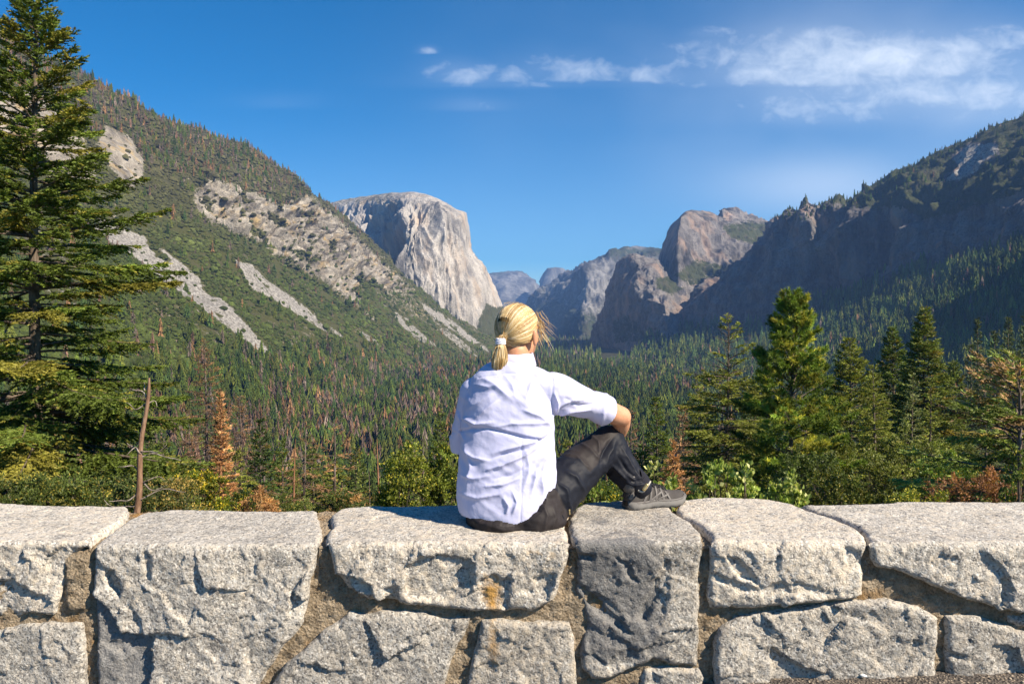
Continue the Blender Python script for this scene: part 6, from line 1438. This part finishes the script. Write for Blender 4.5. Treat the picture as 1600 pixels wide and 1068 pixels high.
# --- broadleaved bushes
def bush(name, x, row, Y, Rx, Hh, label, seed, leaf=.06, lw=.018, n=9000, base=(.085, .12, .018), yel=.1, ycol=(.42, .34, .03), base_z=None, group=None, nclump=38, upright=0.0, clump=.30, stems=9, dark=.5, cat='shrub'):
    """stems rising to a crown of leaf clumps spread through its volume; row = top of the crown"""
    r = np.random.default_rng(seed); top = EYE - (row - HZ) / F * Y; bz = gb(Y) - .3 if base_z is None else base_z; zc = top - Hh
    root = empty(name, ((x - 800) / F * Y, Y, bz), label, cat, group)
    cl = []
    while len(cl) < nclump:
        p = r.uniform(-1, 1, 3)
        if np.linalg.norm(p) < 1 and (np.linalg.norm(p) > .45 or r.random() < .3): cl.append(p)
    cl = np.array(cl) * np.array([Rx, Rx * .8, Hh * .55]) * r.uniform(.8, 1.12, (nclump, 1)); cl[:, 2] += zc + Hh * .45 - bz
    paths, rads = [], []
    for k in range(stems):
        e_ = cl[r.integers(nclump)]; b0 = np.array([r.normal(0, .12 * Rx), r.normal(0, .12 * Rx), 0]); m1 = b0 * .4 + e_ * .6 + r.normal(0, .06 * Rx, 3); m1[2] = e_[2] * .55
        paths.append(catmull(np.array([b0, m1, e_]), np.linspace(0, 2, 12))); rads.append(np.linspace(.012 + .012 * Hh, .004, 12))
    for c_ in cl:
        p0 = paths[r.integers(stems)][r.integers(5, 11)]; mm = (p0 + c_) / 2 + r.normal(0, .08, 3) * clump; paths.append(catmull(np.array([p0, mm, c_ + np.array([0, 0, clump * .3])]), np.linspace(0, 2, 7))); rads.append(np.linspace(.012, .003, 7))
    tv = tubes(paths, rads, 5); mesh('stems', tv[0], tv[1], M_BARK, root)
    ci = r.integers(0, nclump, n); tw = unit(r.normal(0, 1, (nclump * 9, 3)) + np.array([0, 0, .5 + upright * 2]))
    ti = ci * 9 + r.integers(0, 9, n); s_ = r.random(n) ** .6
    rad = clump * r.uniform(.75, 1.25, nclump)
    P_ = cl[ci] + tw[ti] * (s_ * rad[ci])[:, None] + r.normal(0, leaf * .35, (n, 3))
    D = unit(tw[ti] * .6 + r.normal(0, .55, (n, 3)) + np.array([0, 0, .2 + upright]))
    V = leaves(P_, D, leaf * r.uniform(.7, 1.25, n), lw, r)
    tv_ = np.exp(r.normal(0, .2, nclump))[ci][:, None] * np.exp(r.normal(0, .16, (n, 1)))
    c_ = np.where((r.random(n) < yel * np.exp(r.normal(0, .8, nclump))[ci])[:, None], np.array(ycol)[None], np.array(base)[None]) * tv_
    mesh('foliage', V, np.arange(len(V)).reshape(-1, 4), M_LEAF, root, smooth=False, attrs={'col': np.repeat(c_, 4, 0)})
    return root
YG = (.13, .17, .022); OG = (.10, .125, .03)
bush('oak_bush', 632, 704, 26, 1.15, 2.3, 'yellow green oak bush left of the person, nearer of the pair', 201, leaf=.085, lw=.028, n=9000, base=(.15, .175, .024), yel=.12, ycol=(.44, .38, .05), clump=.34, nclump=46)
bush('oak_bush', 700, 702, 27, .95, 2.2, 'yellow green oak bush half hidden behind the left sleeve', 202, leaf=.085, lw=.028, n=7500, base=(.115, .145, .025), yel=.06, ycol=(.45, .38, .04), clump=.34, nclump=40)
bush('oak_bush', 305, 738, 30, 1.35, 1.9, 'yellow leaved scrub oak below the orange dead pine', 203, leaf=.09, lw=.03, n=8000, base=(.14, .17, .022), yel=.25, ycol=(.52, .40, .03), clump=.34, nclump=44)
bush('green_bush', 35, 745, 17, 1.3, 1.3, 'feathery green bush along the wall under the big fir', 204, leaf=.075, lw=.016, n=12000, base=(.085, .11, .026), yel=.1, clump=.25, nclump=70, ycol=(.30, .25, .05))
bush('green_bush', 120, 732, 18, 1.2, 1.5, 'taller pale green bush behind the joint of the first two blocks', 205, leaf=.075, lw=.016, n=12000, base=(.095, .125, .028), yel=.1, clump=.25, nclump=70, ycol=(.32, .26, .05))
bush('green_bush', 190, 757, 16, .8, 1.2, 'low dull green bush against the foot of the leaning snag', 206, leaf=.07, lw=.015, n=7000, base=(.075, .095, .028), yel=.12, clump=.22, nclump=50, ycol=(.34, .24, .06))
bush('green_bush', 262, 752, 24, 1.1, 1.4, 'thin olive bush with pale tips right of the leaning snag', 207, leaf=.085, lw=.018, n=6000, base=(.11, .125, .04), yel=.3, clump=.28, nclump=40, ycol=(.42, .30, .09))
bush('brown_bush', 405, 768, 22, .55, .9, 'small orange brown dried bush behind the second block', 208, leaf=.08, lw=.016, n=2600, base=(.40, .20, .08), yel=.3, clump=.22, nclump=20, ycol=(.5, .3, .12))
bush('green_bush', 455, 775, 34, 1.5, 1.5, 'low olive bush between the dead trunks', 209, leaf=.10, lw=.024, n=6000, base=OG, yel=.12, clump=.34, nclump=40, ycol=(.3, .24, .05))
bush('green_bush', 545, 772, 34, 1.4, 1.4, 'low olive bush below the tufted dead trunk', 210, leaf=.10, lw=.024, n=6000, base=(.09, .115, .028), yel=.15, clump=.34, nclump=40, ycol=(.38, .22, .08))
bush('green_bush', 372, 770, 36, 1.2, 1.3, 'round green bush below the drooping dead conifer', 211, leaf=.10, lw=.024, n=5000, base=(.07, .10, .022), yel=.08, clump=.34, nclump=34)
bush('green_bush', 940, 752, 34, 1.5, 1.8, 'bright green bush seen under the bent leg', 212, leaf=.10, lw=.026, n=7000, base=(.085, .125, .022), yel=.1, clump=.34, nclump=44)
bush('oak_bush', 1268, 700, 24, 1.15, 2.2, 'dense dark green oak bush with glossy leaves below the bushy pine', 213, leaf=.065, lw=.022, n=14000, base=(.105, .135, .036), yel=.06, clump=.28, nclump=80, ycol=(.2, .2, .08))
bush('oak_bush', 1345, 690, 44, 2.3, 3.9, 'large olive leaved bush below the slim fir', 214, leaf=.13, lw=.042, n=12000, base=(.16, .18, .042), yel=.1, clump=.5, nclump=70, ycol=(.24, .22, .06))
bush('oak_bush', 1420, 675, 46, 2.6, 4.2, 'largest olive leaved bush in the middle of the right hand group', 215, leaf=.13, lw=.042, n=13000, base=(.17, .19, .046), yel=.12, clump=.5, nclump=70, ycol=(.27, .25, .07))
bush('oak_bush', 1480, 712, 42, 1.9, 3.2, 'fresh green bush left of the orange boughs', 216, leaf=.13, lw=.042, n=9000, base=(.13, .19, .038), yel=.08, clump=.45, nclump=54)
bush('oak_bush', 1305, 742, 19, .9, 1.3, 'low green bush in front of the dark glossy oak', 217, leaf=.065, lw=.02, n=9000, base=(.085, .105, .024), yel=.15, clump=.24, nclump=60, ycol=(.28, .24, .05))
bush('green_bush', 1430, 768, 15, .8, .8, 'bright leaved sprigs behind the right hand capstone', 218, leaf=.06, lw=.018, n=3200, base=(.13, .16, .03), yel=.3, clump=.2, nclump=34, ycol=(.45, .40, .06))
bush('brown_bush', 1520, 742, 19, 1.0, 1.2, 'russet brown dried bush under the orange boughs', 219, leaf=.075, lw=.015, n=7000, base=(.25, .125, .068), yel=.3, clump=.26, nclump=44, ycol=(.38, .18, .08))
bush('green_bush', 1590, 700, 14, .28, 1.3, 'upright pale green sapling at the right edge beside the red trunk', 220, leaf=.05, lw=.018, n=1400, base=(.16, .20, .06), yel=.1, clump=.13, nclump=22, upright=.5)
for k, (x, row, Rx, lb) in enumerate([(940, 762, .12, 'smallest manzanita sprig just behind the ankle'), (1012, 716, .16, 'upright manzanita tip directly behind the laces'), (1040, 745, .16, 'manzanita sprigs in front of the toe of the boot'), (1088, 752, .15, 'low manzanita sprigs between the boot and the taller clump'), (1120, 726, .16, 'tallest manzanita clump with pale round leaves'),
                                   (1160, 735, .13, 'manzanita clump right of the tallest one'), (1185, 757, .12, 'short manzanita sprigs above the wide capstone'), (1215, 750, .17, 'manzanita clump at the foot of the glossy oak'), (1240, 745, .13, 'rightmost manzanita clump behind the cracked capstone')]):
    bush('manzanita', x, row, 7.2, Rx, .62, lb, 230 + k, leaf=.050, lw=.021, n=380, base=(.24, .30, .075), yel=.25, ycol=(.52, .52, .22), clump=.085, nclump=13, upright=.7, stems=5, base_z=gb(7.2), group='manzanita sprigs behind the wall')
# understorey on the bank so that no bare ground shows between the trunks
r = np.random.default_rng(91); n = 7000
Yb = 30 * (420 / 30) ** r.random(n); Xb = (r.uniform(-120, 1720, n) - 800) / F * Yb
Pb = np.stack([Xb, Yb, zbank(Xb, Yb)], -1); sb = (.5 + Yb * .011) * np.exp(r.normal(0, .3, n))
cb_ = np.array([(.06, .08, .02), (.08, .09, .03), (.05, .07, .025), (.14, .09, .045)])[r.choice(4, n, p=[.4, .3, .24, .06])] * np.exp(r.normal(0, .25, (n, 1)))
LTR = []
for k in range(4):      # leafy mounds: small faces through a low dome
    m_ = 90; p = unit(r.normal(0, 1, (m_, 3))); p[:, 2] = np.abs(p[:, 2]); p *= r.uniform(.55, 1.1, (m_, 1)); d_ = unit(p + r.normal(0, .5, (m_, 3))); v_ = blades(p, d_, .42, .13, r); LTR.append((v_, np.arange(len(v_)).reshape(-1, 3)))
merge('undergrowth', LTR, r.integers(0, 4, n), Pb, sb, sb * 1.1, r.uniform(0, 6.28, n), cb_, M_NEEDLE, 'mixed undergrowth covering the bank below the wall', 'undergrowth')
HAZE = 4.4e-5
# ---------------------------------------------------------------- haze: one closed box of thin air round everything
hm = bpy.data.materials.new('haze_air'); hm.use_nodes = True; t = hm.node_tree; t.nodes.clear()
o = N(t, 'ShaderNodeOutputMaterial'); pv = N(t, 'ShaderNodeVolumePrincipled'); L(t, pv.outputs[0], o.inputs['Volume'])
pv.inputs['Color'].default_value = (0.27, 0.49, 1.0, 1); pv.inputs['Density'].default_value = HAZE; pv.inputs['Anisotropy'].default_value = 0.0
hv = np.array([(x, y, z) for x in (-26000, 26000) for y in (-300, 15500) for z in (-265, max(float(q.G[..., 2].max()) for q in LANDS.values()) + 40)], float)
hf = np.array([(0, 1, 3, 2), (4, 6, 7, 5), (0, 4, 5, 1), (2, 3, 7, 6), (0, 2, 6, 4), (1, 5, 7, 3)])
hz = mesh('haze', hv, hf, hm, smooth=False); hz['kind'] = 'stuff'; hz['label'] = 'thin blue haze filling the valley'
